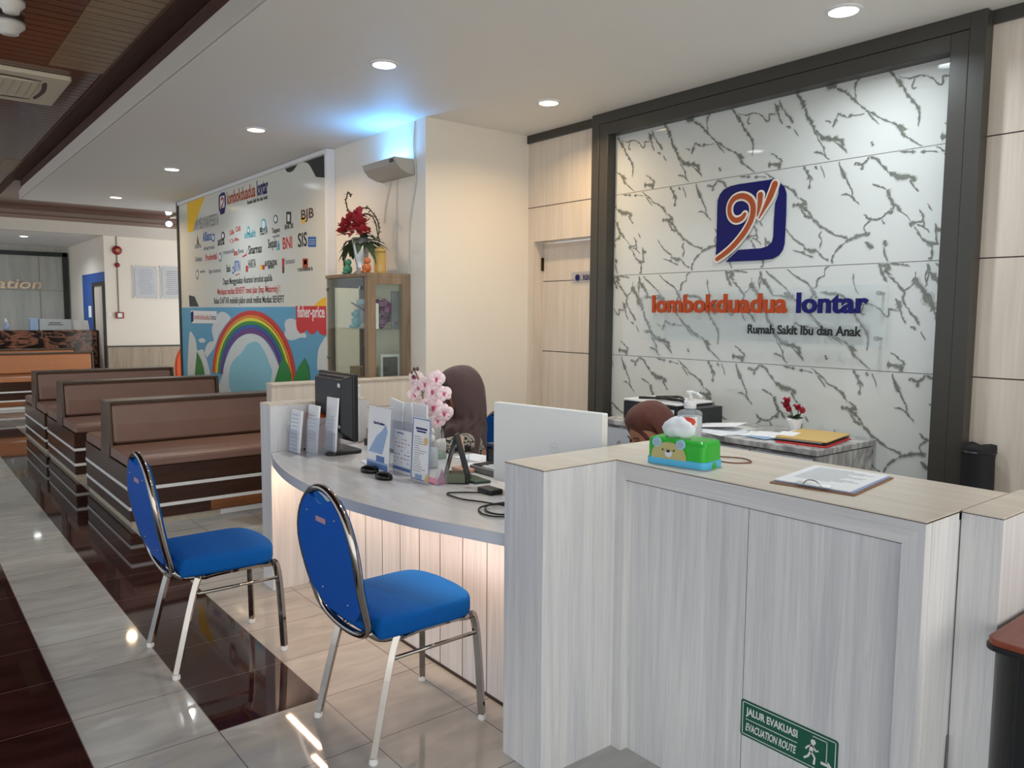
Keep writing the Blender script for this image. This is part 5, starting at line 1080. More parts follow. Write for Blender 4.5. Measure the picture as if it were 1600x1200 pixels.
mb = MB(); mb.prism([mon(.17, .09, DZ), mon(.41, .09, DZ), mon(.41, -.10, DZ), mon(.17, -.10, DZ)], (0, 0, .012)); mb.build('stand_base', M('stand_silver', (180, 186, 190), .3), t, bevel=.004)
mb = MB(); mb.box(-2.60, -2.50, 1.90, 1.96, DZ, DZ+.022); tag(mb.build('card_reader', black_pl, bevel=.004), 'small black device with cables under the silver monitor corner', 'device')
for P, lab in (([(-2.53, 1.90, DZ+.008), (-2.60, 1.84, DZ+.006), (-2.63, 1.77, DZ+.006), (-2.52, 1.76, DZ+.006), (-2.42, 1.80, DZ+.006), (-2.25, 1.86, DZ+.006)], 'black cable curving over the desk edge side of the silver monitor'),
               ([(-2.30, 1.90, DZ+.008), (-2.36, 1.78, DZ+.008), (-2.28, 1.72, DZ+.006), (-2.20, 1.75, DZ+.012), (-2.27, 1.83, DZ+.03), (-2.36, 1.74, DZ+.006), (-2.24, 1.69, DZ+.006), (-2.14, 1.80, DZ+.006)], 'tangled black cable beside the white divider column')):
    mb = MB(); mb.tube(smoothpath(P, 8), .0035, 6); tag(mb.build('desk_cable', black_pl, smooth=True), lab, 'cable')

# ------------------------------------------------------------------ tissue box, clipboard, cord on the tall counter
a = Vector((-1.723, 1.955, H)); c = Vector((-1.523, 1.985, H)); ux = (c-a).normalized(); vy2 = Vector((-ux.y, ux.x, 0)); TL, TW, TH = .215, .118, .088
t = thing('tissue_box', 'green tissue box with a bear face and pale blue base on the tall counter', 'tissue box', (a+ux*TL/2+vy2*TW/2)); t.location.z = H
grn = M('toy_green', (40, 178, 46), .22); lbu = M('toy_blue', (84, 186, 232), .25)
def tb(u, v, z): p = a+ux*u+vy2*v; return Vector((p.x, p.y, H+z))
def ringr(ins, z, r_=.02): return [tb(u, v, z) for u, v in rrect(ins, TL-ins, ins, TW-ins, r_)]
mb = MB(); mb.loft([ringr(-.002, 0), ringr(-.002, .022), ringr(.0, .024)]); mb.build('base_band', lbu, t, bevel=.002)
mb = MB(); mb.loft([ringr(.001, .02), ringr(.001, TH-.016), ringr(.004, TH-.006, .018), ringr(.012, TH, .014)]); mb.build('shell', grn, t, smooth=False, bevel=.002)
be = M('bear_tan', (184, 176, 120), .35); ey = M('bear_ear', (150, 196, 224), .35)
mb = MB(); cu = .086; P = [tb(cu+.064*math.cos(k*math.pi/16), -.0005, .022+.054*math.sin(k*math.pi/16)**.75) for k in range(17)]; mb.prism(P, tuple(-vy2*.004)); mb.build('bear_face', be, t)
for s_ in (-1, 1):
    mb = MB(); mb.prism([tb(cu+s_*.044+.017*math.cos(k*.524), -.0008, .073+.016*math.sin(k*.524)) for k in range(12)], tuple(-vy2*.005)); e_ = mb.build('bear_ear', ey, t)
    mb = MB(); mb.prism([tb(cu+s_*.044+.010*math.cos(k*.524), -.0062, .072+.010*math.sin(k*.524)) for k in range(12)], tuple(-vy2*.001)); mb.build('inner_ear', M('ear_grey', (160, 176, 190), .4), e_)
mb = MB()
for s_ in (-1, 1): mb.prism([tb(cu+s_*.021+.0032*math.cos(k*.785), -.0046, .051+.003*math.sin(k*.785)) for k in range(8)], tuple(-vy2*.0015))
mb.prism([tb(cu+.001+.0065*math.cos(k*.628), -.0062, .048+.0045*math.sin(k*.628)) for k in range(10)], tuple(-vy2*.0025)); mb.build('eyes_and_nose', black_pl, t)
mb = MB(); mb.prism([tb(cu+.001+.013*math.cos(k*.524), -.0046, .040+.012*math.sin(k*.524)) for k in range(12)], tuple(-vy2*.0015)); mb.build('muzzle', M('muzzle_white', (214, 222, 230), .4), t)
mb = MB(); mb.prism([tb(TL+.0005, .059+.014*math.cos(k*math.pi/10), .0+.020*math.sin(k*math.pi/10)) for k in range(11)], tuple(ux*.003)); mb.build('side_arch', grn, t)
# tissue
mb = MB(); rr = random.Random(2); rings = []; cc = tb(.088, TW/2-.01, TH)
for i, (z, w, d) in enumerate(((-.002, .040, .014), (.014, .056, .024), (.032, .058, .030), (.048, .046, .022), (.060, .028, .013), (.066, .010, .004))):
    rings.append([cc+ux*(w*math.cos(k*.2618)*(1+.15*math.sin(3*k*.2618+i)))+vy2*(d*math.sin(k*.2618)*(1+.3*math.sin(5*k*.2618+i*2)))+ZP*(z+.004*math.sin(4*k*.2618+i)) for k in range(24)])
mb.loft(rings); mb.build('tissue', M('tissue_white', (232, 238, 244), .8), t, smooth=True)
mb = MB(); mb.tube(smoothpath([(-1.63, 2.22, H+.003), (-1.56, 2.26, H+.003), (-1.50, 2.22, H+.003), (-1.53, 2.16, H+.003), (-1.60, 2.16, H+.003), (-1.62, 2.21, H+.004), (-1.66, 2.26, H+.003)], 6), .0022, 6); tag(mb.build('brown_cord', M('cord_brown', (120, 66, 42), .5), smooth=True), 'thin brown cord loop lying behind the tissue box', 'cord')
t = thing('clipboard', 'brown clipboard with white printed sheets on the tall counter', 'clipboard', (-1.2, 2.15, H))
A_, B_, C_, D_ = Vector((-1.283, 1.994, H)), Vector((-1.045, 2.03, H)), Vector((-1.093, 2.354, H)), Vector((-1.384, 2.38, H))
D_ = A_+(C_-B_)
def cb(u, v, z): return A_+(B_-A_)*u+(D_-A_)*v+ZP*z
mb = MB(); mb.prism([cb(u, v, 0) for u, v in ((0, 0), (1, 0), (1, 1), (0, 1))], (0, 0, .004)); mb.build('board', M('hardboard', (134, 96, 62), .5), t, bevel=.001)
for k, (o, m_) in enumerate(((.0, M('sheet_blue', (150, 164, 206), .6)), (.012, paper))):
    mb = MB(); mb.prism([cb(u, v, .0045+k*.003) for u, v in ((.03-o, .06), (.97-o*3, .03), (.97-o*2, .98), (.03-o, .98))], (0, 0, .0025)); sh = mb.build('sheet', m_, t)
mb = MB()
for r_ in range(14): mb.prism([cb(.12, .30+r_*.045, .0102), cb(.12+.75*(.6+.4*math.sin(r_*7)**2), .30+r_*.045, .0102), cb(.12+.75*(.6+.4*math.sin(r_*7)**2), .306+r_*.045, .0102), cb(.12, .306+r_*.045, .0102)], (0, 0, .0003))
mb.build('sheet_text', grey_ink, sh)
mb = MB(); mb.prism([cb(.30, .01, .010), cb(.72, .01, .010), cb(.70, .07, .014), cb(.32, .07, .014)], (0, 0, .002)); mb.tube(smoothpath([cb(.40, .02, .012), cb(.46, .0, .026), cb(.56, .0, .026), cb(.62, .02, .012)], 4), .0018, 6); mb.build('clip', steel, t)

# ------------------------------------------------------------------ things on the credenza
t = thing('laser_printer', 'black and white laser printer behind the bowed woman', 'printer', (-3.0, 4.0, CZ))
mb = MB(); mb.box(-3.56, -3.11, 3.80, 4.16, CZ, CZ+.125); mb.build('body', black_pl, t, bevel=.008)
mb = MB(); mb.box(-3.56, -3.11, 3.80, 4.16, CZ+.125, CZ+.14); mb.build('lid', white_plain, t, bevel=.006)
mb = MB(); mb.box(-3.20, -3.13, 3.797, 3.80, CZ+.075, CZ+.10); mb.build('sticker', white_plain, t)
mb = MB(); mb.box(-3.105, -3.02, 3.86, 4.14, CZ, CZ+.115); mb.build('side_unit', M('printer_side', (40, 42, 44), .4), t, bevel=.004)
mb = MB(); mb.tube(smoothpath([(-3.46, 3.84, CZ+.150), (-3.34, 3.90, CZ+.152), (-3.22, 3.86, CZ+.156), (-3.16, 3.92, CZ+.152), (-3.26, 4.0, CZ+.16), (-3.40, 3.95, CZ+.152), (-3.26, 3.86, CZ+.168), (-3.12, 3.86, CZ+.155), (-3.08, 3.90, CZ+.126)], 8), .009, 6); tag(mb.build('power_cable', black_pl, smooth=True), 'coiled black cable lying on top of the laser printer', 'cable')
t = thing('paper_stack', 'fanned stack of white papers right of the laser printer', 'paper', (-2.8, 3.95, CZ))
for k in range(4):
    c, s2 = math.cos(R(-12+k*9)), math.sin(R(-12+k*9)); mb = MB(); mb.prism([(-3.0+u*c-v*s2, 3.76+u*s2+v*c, CZ+.001+k*.004+(.03 if k == 3 and u > .2 else 0)) for u, v in ((0, 0), (.30, 0), (.30, .21), (0, .21))], (0, 0, .0035)); mb.build('sheet', paper, t)
fx, fy = -2.55, 4.20
t = thing('flower_pot', 'small white pot with dark red artificial roses on the credenza', 'plant', (fx, fy, CZ))
mb = MB(); mb.lathe((fx, fy, CZ), [(.030, 0), (.032, .01), (.042, .055), (.048, .072), (.046, .085), (.04, .08)], 20); mb.build('pot', white_plain, t, smooth=True)
mb = MB(); rr = random.Random(4)
for k in range(12): a = rr.uniform(0, 6.28); leaf(mb, (fx, fy, CZ+.08), (math.cos(a), math.sin(a), rr.uniform(.2, 1)), rr.uniform(.05, .09), .03, .2)
for dx, dz in ((-.035, .17), (-.03, .13), (.03, .14), (.05, .13)): mb.tube([(fx, fy, CZ+.07), (fx+dx*.6, fy, CZ+dz*.7), (fx+dx, fy-.01, CZ+dz)], .0025, 5)
mb.build('foliage', leafm, t, solid=.0008)
for dx, dz in ((-.045, .185), (-.055, .160), (-.035, .135), (.025, .150), (.055, .135)):
    mb = MB(); rosette(mb, (fx+dx, fy-.01, CZ+dz), .024); mb.ball((fx+dx, fy-.01, CZ+dz), .018, 8); mb.build('rose', M('rose_red', (150, 22, 40), .6, var=.3, scale=60), t, solid=.0008)
t = thing('folder_stack', 'tan folder lying on papers at the right end of the credenza', 'folder', (-2.3, 4.0, CZ))
for k, (m_, dx, dy) in enumerate(((red_ink, .02, -.03), (black_pl, 0, -.01), (paper, -.03, .0), (M('manila_tan', (206, 172, 104), .5), 0, 0))):
    mb = MB(); mb.prism([(x+dx, y+dy, CZ+.001+k*.007) for x, y in ((-2.42, 3.80), (-2.14, 3.84), (-2.22, 4.24), (-2.50, 4.20))], (0, 0, .006)); f_ = mb.build('folder', m_, t, bevel=.001)
mb = MB(); mb.prism([(x, y, CZ+.0282) for x, y in ((-2.46, 3.86), (-2.36, 3.875), (-2.40, 4.03), (-2.50, 4.01))], (0, 0, .001)); mb.build('label', paper, f_)
t = thing('document_pile', 'loose white and blue papers beside the tan folder', 'paper', (-2.6, 3.9, CZ))
for k, (m_, x, y, a) in enumerate(((paper, -2.68, 3.82, 12), (ltb, -2.62, 3.80, -6), (paper, -2.60, 3.83, 20))):
    c, s2 = math.cos(R(a)), math.sin(R(a)); mb = MB(); mb.prism([(x+u*c-v*s2, y+u*s2+v*c, CZ+.001+k*.003) for u, v in ((0, 0), (.15, 0), (.15, .2), (0, .2))], (0, 0, .002)); mb.build('sheet', m_, t)
# black bag standing against the wall
t = thing('black_bag', 'tall black cylindrical bag standing against the wood wall right of the frame', 'bag', (-1.56, 4.24, 0))
mb = MB(); rings = []
for z, r_ in ((.0, .068), (.02, .075), (.3, .078), (.6, .075), (.80, .074), (.845, .079), (.865, .076), (.87, .05)): rings.append([Vector((-1.553+r_*math.cos(k*.2618)*(1+.03*math.sin(5*k*.26+z*20)), 4.235+r_*math.sin(k*.2618), z+(.008*math.sin(3*k*.26) if z > .8 else 0))) for k in range(24)])
mb.loft(rings); mb.build('bag_body', M('bag_black', (16, 16, 22), .7, bump=.3), t, smooth=True)
mb = MB(); mb.lathe((-1.553, 4.235, .83), [(.078, 0), (.082, .006), (.078, .012)], 24); mb.build('rim_band', black_pl, t)

# ------------------------------------------------------------------ far end: station, posters, alarm
FX = -16.4
mb = MB(); mb.box(FX-.15, FX, 3.28, 6, 0, 2.92); mb.box(FX-3.6, FX-.15, 3.28, 3.42, 0, 2.92); struct('wall_far', mb, wall_paint)
mb = MB(); mb.box(FX, FX+.012, 3.28, 6, 0, .82); struct('trim_7', mb, grain('wainscot', (176, 160, 142), (140, 126, 110), (30, 30, 2), rough=.4))
mb = MB(); mb.box(FX, FX+.02, 3.28, 6, .82, .85); mb.box(FX-.01, FX+.015, 3.262, 3.288, 0, .85); struct('trim_8', mb, dark_frame)
mb = MB(); mb.box(-20.15, -20.0, -4, 3.42, 0, 2.92); struct('wall_station', mb, grain('station_panelling', (186, 186, 180), (164, 166, 162), (2, 14, 1.2), rough=.4))
mb = MB(); mb.box(-20.15, FX, -4, 6, 2.92, 3.0); struct('ceiling_station', mb, ceil_paint)
mb = MB(); mb.box(FX-.02, FX+.06, -4, 6, 2.92, 3.13); struct('trim_9', mb, fascia_paint); mb = MB(); mb.box(FX-.02, FX+.10, -4, 6, 3.13, 3.20); mb.box(FX-.02, FX+.06, -4, 6, 3.20, 3.29); struct('trim_10', mb, M('mauve_trim', (128, 108, 98), .5), bevel=.01)
mb = MB()
mb.box(-20, -19.93, -4, 3.24, 2.70, 2.79); mb.box(-20, -19.93, 3.15, 3.25, 0, 2.79); struct('trim_11', mb, M('dark_green_frame', (34, 42, 40), .4))
mb = MB()
for y in (-.5, .3, 1.1, 1.9, 2.7): mb.box(-20, -19.998, y-.006, y+.006, 0, 2.7)
mb.box(-20, -19.998, -4, 3.15, 1.95, 1.958); struct('trim_12', mb, M('panel_line', (110, 112, 110), .6))
p0 = at(-36, 448, 0, -19.97); p1 = at(66, 452, 0, -19.97)
mb = MB(); textmb(mb, 'Station', (-19.985, p0.y, p1.z), YP, ZP, p1.y-p0.y, .22, .02, bold=.02, slant=.2); tag(mb.build('station_lettering', M('silver_gold', (196, 176, 150), .25, metal=.5)), 'raised italic metal lettering on the panelled far wall', 'sign')
t = thing('station_counter', 'dark granite counter of the far station behind the tan benches', 'counter', (-17.4, 1.0, 0))
mb = MB(); mb.box(-17.55, -17.0, -3.5, 3.22, 0, 1.10); mb.build('granite_front', granite, t); mb = MB(); mb.box(-17.6, -16.97, -3.5, 3.25, 1.10, 1.14); mb.build('granite_top', granite, t, bevel=.01)
mb = MB(); mb.box(-18.5, -16.42, 3.272, 3.28, 0, 2.25); struct('trim_13', mb, M('wall_blue', (40, 84, 160), .5))
mb = MB(); mb.box(-17.40, -17.30, 3.24, 3.275, 0, 2.06); mb.box(-17.30, -16.5, 3.24, 3.275, 1.99, 2.06); mb.box(-16.5, -16.42, 3.24, 3.275, 0, 2.06); dr = struct('door_2', mb, black_pl)
mb = MB(); mb.box(-17.30, -16.5, 3.262, 3.271, 0, 1.99); mb.build('door_leaf', lam_beige, dr)
mb = MB(); mb.box(-17.92, -17.66, 3.262, 3.271, 1.38, 1.61); tag(mb.build('wall_notice', paper), 'white notice sheet on the blue wall patch by the far door', 'notice')
t = thing('cardboard_box', 'long pale box with printed lines on the far granite counter', 'box', (-17.2, 2.5, 1.14)); mb = MB(); mb.box(-17.3, -17.05, 2.27, 2.80, 1.14, 1.345); mb.build('body', M('pale_box', (176, 186, 190), .5), t); mb = MB(); mb.box(-17.05, -17.048, 2.42, 2.62, 1.27, 1.285); mb.box(-17.05, -17.048, 2.40, 2.66, 1.235, 1.248); mb.build('print', black_pl, t)
mb = MB(); mb.box(-17.3, -17.05, 2.12, 2.25, 1.14, 1.36); tag(mb.build('bluish_box', M('box_blue_white', (150, 180, 214), .4)), 'small bluish box left of the long pale box on the granite counter', 'box')  # plain box in one bluish-white colour
t = thing('open_binder', 'two upright white folders at the right end of the granite counter', 'folder', (-17.2, 3.0, 1.14)); mb = MB(); mb.prism([(-17.1, 2.86, 1.14), (-17.1, 2.99, 1.14), (-17.15, 2.98, 1.33), (-17.15, 2.85, 1.33)], (-.02, 0, 0)); mb.build('folder', paper, t); mb = MB(); mb.prism([(-17.1, 3.0, 1.14), (-17.1, 3.12, 1.14), (-17.15, 3.10, 1.325), (-17.15, 2.99, 1.325)], (-.02, 0, 0)); mb.build('folder', paper, t)
pump_bottle(-17.2, 1.75, 1.14, .05, .16, 'small blue white bottle on the far granite counter', M('gel_blue', (150, 170, 214), .3))
# person behind the far counter: only hair top shows at the left frame edge
# posters
for (y0_, y1_, z0_, z1_, lab, ink) in ((3.80, 4.18, 1.79, 2.35, 'left acrylic wall notice with lilac text on the far wall', M('lilac_text', (176, 178, 204), .5)), (4.30, 4.74, 1.79, 2.37, 'right acrylic wall notice with dark text on the far wall', M('slate_text', (128, 134, 150), .5))):
    t = thing('wall_notice', lab, 'notice', (FX, (y0_+y1_)/2, z0_)); mb = MB(); mb.box(FX+.02, FX+.026, y0_-.04, y1_+.04, z0_-.03, z1_+.03); mb.build('acrylic_cover', acrylic, t)
    mb = MB(); mb.box(FX+.012, FX+.018, y0_, y1_, z0_, z1_); sh = mb.build('sheet', M('notice_paper', (222, 216, 206), .6), t); mb = MB(); rr = random.Random(int(y0_*10))
    for k in range(12): mb.box(FX+.018, FX+.0195, y0_+.05+rr.uniform(0, .05), y1_-rr.uniform(.02, .12), z0_+.06+k*.040, z0_+.075+k*.040)
    mb.build('text_lines', ink, sh)
    for yy in (y0_-.02, y1_+.02):
        for zz in (z0_-.01, z1_+.01): mb = MB(); mb.lathe((FX, yy, zz), [(.014, 0), (.014, .034)], 10, axis='x'); mb.build('standoff', steel, t)
t = thing('fire_alarm_bell', 'round red fire alarm bell high on the far wall', 'alarm', (FX, 3.50, 2.66)); redp = M('alarm_red', (130, 34, 34), .35)
mb = MB(); mb.lathe((FX, 3.505, 2.655), [(.085, 0), (.085, .03), (.07, .05), (.03, .06)], 24, axis='x'); mb.build('gong', redp, t, smooth=True); mb = MB(); mb.lathe((FX, 3.505, 2.655), [(.035, .055), (.03, .068)], 16, axis='x'); mb.build('hub', M('hub_brass', (186, 130, 80), .4), t)
t = thing('alarm_lamp', 'small red round alarm lamp below the bell', 'alarm', (FX, 3.5, 2.38)); mb = MB(); mb.lathe((FX, 3.50, 2.38), [(.045, 0), (.045, .03), (.02, .05)], 16, axis='x'); mb.build('lens', redp, t, smooth=True)
t = thing('alarm_call_point', 'small red alarm call point at the foot of the conduit', 'alarm', (FX, 3.51, 1.43)); mb = MB(); mb.box(FX, FX+.05, 3.44, 3.58, 1.37, 1.49); mb.build('case', redp, t, bevel=.006); mb = MB(); mb.box(FX+.05, FX+.053, 3.47, 3.55, 1.39, 1.47); mb.build('glass_plate', white_plain, t)
mb = MB(); mb.tube([(FX+.01, 3.50, 1.48), (FX+.01, 3.50, 2.92)], .010, 8); tag(mb.build('alarm_conduit', M('conduit_grey', (130, 124, 116), .5)), 'thin vertical grey conduit linking the red alarm devices', 'conduit')
mb = MB(); mb.box(FX, FX+.01, 3.30, 3.37, 1.40, 1.48); tag(mb.build('light_switch', white_plain, bevel=.003), 'white light switch left of the red call point', 'switch')
# ------------------------------------------------------------------ people
def skinned(chains, level=2):
    """chains: list of [(point, radius), ...]; the first starts at the pelvis, later ones may begin at an existing point"""
    vs, es, rs, idx = [], [], [], {}
    for ch_ in chains:
        prev = None
        for p, r_ in ch_:
            k = tuple(round(c, 4) for c in p)
            if k not in idx: idx[k] = len(vs); vs.append(Vector(p)); rs.append(r_)
            i = idx[k]
            if prev is not None and prev != i: es.append((prev, i))
            prev = i
    me = bpy.data.meshes.new('sk'); me.from_pydata([tuple(v) for v in vs], es, []); ob = bpy.data.objects.new('sk', me); COL.objects.link(ob)
    ob.modifiers.new('skin', 'SKIN'); sm = ob.modifiers.new('sub', 'SUBSURF'); sm.levels = level; sm.render_levels = level
    for i, r_ in enumerate(rs):
        rr_ = r_ if isinstance(r_, tuple) else (r_, r_); me.skin_vertices[0].data[i].radius = rr_; me.skin_vertices[0].data[i].use_root = (i == 0)
    dg = bpy.context.evaluated_depsgraph_get(); ev = ob.evaluated_get(dg); m2 = ev.to_mesh()
    out = ([v.co.copy() for v in m2.vertices], [tuple(p.vertices) for p in m2.polygons]); ev.to_mesh_clear()
    COL.objects.unlink(ob); bpy.data.objects.remove(ob); bpy.data.meshes.remove(me); return out
def hand(mb, wrist, dirv, palm_n, side, s_=1.0, curl=.5, m=0):
    d = Vector(dirv).normalized(); n = Vector(palm_n); n = (n-d*n.dot(d)).normalized(); sd = d.cross(n)*side; w = Vector(wrist)
    pc = w+d*.045*s_
    v, f = skinned([[(w, .021*s_), (w+d*.025*s_, (.030*s_, .016*s_)), (w+d*.055*s_, (.038*s_, .015*s_)), (w+d*.085*s_, (.036*s_, .013*s_))]]); mb.add(v, f, m)
    for k, (o, L) in enumerate(((.030, .066), (.010, .075), (-.010, .070), (-.028, .055))):
        b0 = w+d*.075*s_+sd*o*s_; pts = [(b0, .0095*s_)]; dd = d.copy(); q_ = b0
        for j, (fr, c_) in enumerate(((.30, .25), (.38, .9), (.32, .8))):
            ang = curl*c_*(1+.08*k); dd = (dd*math.cos(ang)+n*math.sin(ang)).normalized() if j else (dd+n*.15*curl).normalized(); q_ = q_+dd*L*fr*s_; pts.append((q_, (.0088-.0012*j)*s_))
        v, f = skinned([pts]); mb.add(v, f, m)
    b0 = w+d*.028*s_+sd*.026*s_; pts = [(b0, .013*s_)]; q_ = b0
    for j, (a, L) in enumerate(((.75, .032), (.5, .028), (.35, .022))): dd = (d*math.cos(a)+sd*math.sin(a)+n*.35).normalized(); q_ = q_+dd*L*s_; pts.append((q_, (.011-.0012*j)*s_))
    v, f = skinned([pts]); mb.add(v, f, m)
def head_mesh(mb, c, rot, s_=1.0):
    """face, nose, lips and ears as one surface group; rot turns local -Y (face) / +Z (crown)"""
    c = Vector(c); N = 28; rings = []
    for i in range(19):
        t_ = math.pi*min(max(i/18, .02), .98); z = -math.cos(t_)*.115; r_ = math.sin(t_)
        ring = []
        for k in range(N):
            a = 2*math.pi*k/N; x = .074*r_*math.cos(a); y = .092*r_*math.sin(a)
            if z < -.02: f = 1-(-.02-z)*1.8; x *= f; y *= (1-(-.02-z)*.9)
            if y < 0:
                u = x/.02
                if -.045 < z < .015: y -= .020*math.exp(-u*u*1.6)*max(0, 1-abs(z+.028)/.045)          # nose
                for ex in (-.03, .03): y += .010*math.exp(-(((x-ex)/.016)**2+((z-.012)/.013)**2))      # eye sockets
                y -= .006*math.exp(-((x/.022)**2+((z+.062)/.010)**2)); y -= .008*math.exp(-((x/.02)**2+((z+.098)/.014)**2))
            ring.append(c+rot@Vector((x, y, z))*s_)
        rings.append(ring)
    mb.loft(rings)
    for k in (-1, 1): mb.ball(c+rot@Vector((k*.074, .005, -.005))*s_, .014*s_, 8)
def face_bits(c, rot, par, s_=1.0, closed=False):
    c = Vector(c)
    mb = MB(); [mb.ball(c+rot@Vector((x, -.078, .012))*s_, (.013*s_, .010*s_, .008*s_), 10) for x in (-.03, .03)]; mb.build('eye', white_plain if not closed else skin, par, smooth=True)
    mb = MB(); [mb.ball(c+rot@Vector((x, -.087, .010))*s_, .0052*s_, 8) for x in (-.03, .03)]
    for x in (-1, 1): mb.tube([c+rot@Vector((x*.014, -.090, .032))*s_, c+rot@Vector((x*.030, -.089, .037))*s_, c+rot@Vector((x*.045, -.080, .031))*s_], .0028*s_, 6); mb.tube([c+rot@Vector((x*.016, -.087, .016))*s_, c+rot@Vector((x*.030, -.088, .021))*s_, c+rot@Vector((x*.043, -.079, .015))*s_], .0018*s_, 6)
    mb.build('eyebrows_and_lashes', M('brow_dark', (40, 26, 22), .6), par)
    mb = MB(); mb.tube([c+rot@Vector((-.022, -.083, -.060))*s_, c+rot@Vector((-.008, -.092, -.057))*s_, c+rot@Vector((.008, -.092, -.057))*s_, c+rot@Vector((.022, -.083, -.060))*s_], .0042*s_, 8); mb.tube([c+rot@Vector((-.018, -.083, -.064))*s_, c+rot@Vector((0, -.091, -.067))*s_, c+rot@Vector((.018, -.083, -.064))*s_], .0045*s_, 8); mb.build('lips', M('lips_rose', (168, 92, 84), .45), par, smooth=True)
def rotfrom(face, tilt=0):
    f = Vector(face).normalized(); y = -f; x = y.cross(ZP).normalized(); z = x.cross(y); m = Matrix((x, y, z)).transposed(); return m @ Matrix.Rotation(tilt, 3, 'Y')
def hijab(name, c, rot, mat, par, neck, shoulders, s_=1.0, low=.30, seedv=1, open_w=.9):
    c = Vector(c); N = 64; rings = []; rr_ = random.Random(seedv)
    loc = [(.140, .012, .012, .010), (.134, .045, .05, .01), (.118, .070, .080, .012), (.085, .092, .106, .014), (.045, .102, .118, .014), (.0, .104, .120, .013), (-.045, .101, .116, .014), (-.085, .096, .108, .014), (-.118, .092, .100, .012)]
    for (z, rx, ry, oy) in loc:
        ring = []
        for k in range(N):
            a = 2*math.pi*k/N; x = rx*math.cos(a); y = ry*math.sin(a)+oy
            fr = max(0, -math.sin(a)-.28)/.72
            if fr > 0 and -.105 < z < .088:     # opening round the face
                h = 1-((z+.012)/.098)**2; k_ = max(0, h)*min(1, fr*2.6); y = y+k_*.075; x *= 1-.03*k_
            w = .0022*math.sin(7*a+z*46+seedv)+.0026*math.sin(11*a-z*60)
            v = Vector((x*(1+w*8), y*(1+w*8), z)); ring.append(c+rot@v*s_)
        rings.append(ring)
    neck = Vector(neck); sh = Vector(shoulders)
    ax = rot@Vector((1, 0, 0)); ax.z = 0; ax.normalize(); ay = Vector((-ax.y, ax.x, 0))
    base = rings[-1]; bc = sum(base, Vector())/N
    for i, (f, rx, ry) in enumerate(((.10, .092, .098), (.24, .102, .100), (.40, .124, .101), (.58, .148, .102), (.80, .166, .103), (1.0, .176, .104), (1.25, .180, .106), (1.6, .182, .108), (1.95, .184, .110))):
        cc = bc.lerp(sh, min(f, 1))-ZP*max(0, f-1)*low; ring = []
        for k in range(N):
            a = 2*math.pi*k/N; w = (.003+.006*min(f, 1.2))*math.sin(8*a+f*3.5+seedv)+.004*math.sin(13*a-f*5)
            ring.append(cc+ax*(rx+w)*math.cos(a)*s_+ay*(ry+w)*math.sin(a)*s_+ZP*(-.015*abs(math.cos(a))**3*min(f, 1)))
        rings.append(ring)
    mb = MB(); mb.loft(rings, caps=True); o = mb.build(name, mat, par, smooth=True, sub=1)
    mb = MB(); P = []
    for k in range(25):
        a = 2*math.pi*k/24; x = .060*math.cos(a); z = -.012+.092*math.sin(a); y = -.082+.03*(abs(math.cos(a))**2)+(.008 if z < -.06 else 0)+.012*max(0, math.sin(a))
        P.append(c+rot@Vector((x*1.08, y, z))*s_)
    mb.tube(P, .009*s_, 8, caps=False); mb.build('face_fold', mat, o, smooth=True)
    return o
brownish = M('taupe_headscarf', (86, 66, 64), .8, var=.16, scale=7, sheen=.1, bump=1.0); chestnut = M('chestnut_headscarf', (84, 42, 33), .8, var=.16, scale=7, sheen=.1, bump=1.0)
batik = veinmat('batik_print', (34, 31, 33), (196, 186, 168), 16, .8, .035, (1, 1, 1)); batik2 = veinmat('light_batik', (196, 194, 196), (74, 72, 84), 34, .8, .10, (1, 1, 1)); navyc = M('navy_cloth', (28, 36, 66), .8)
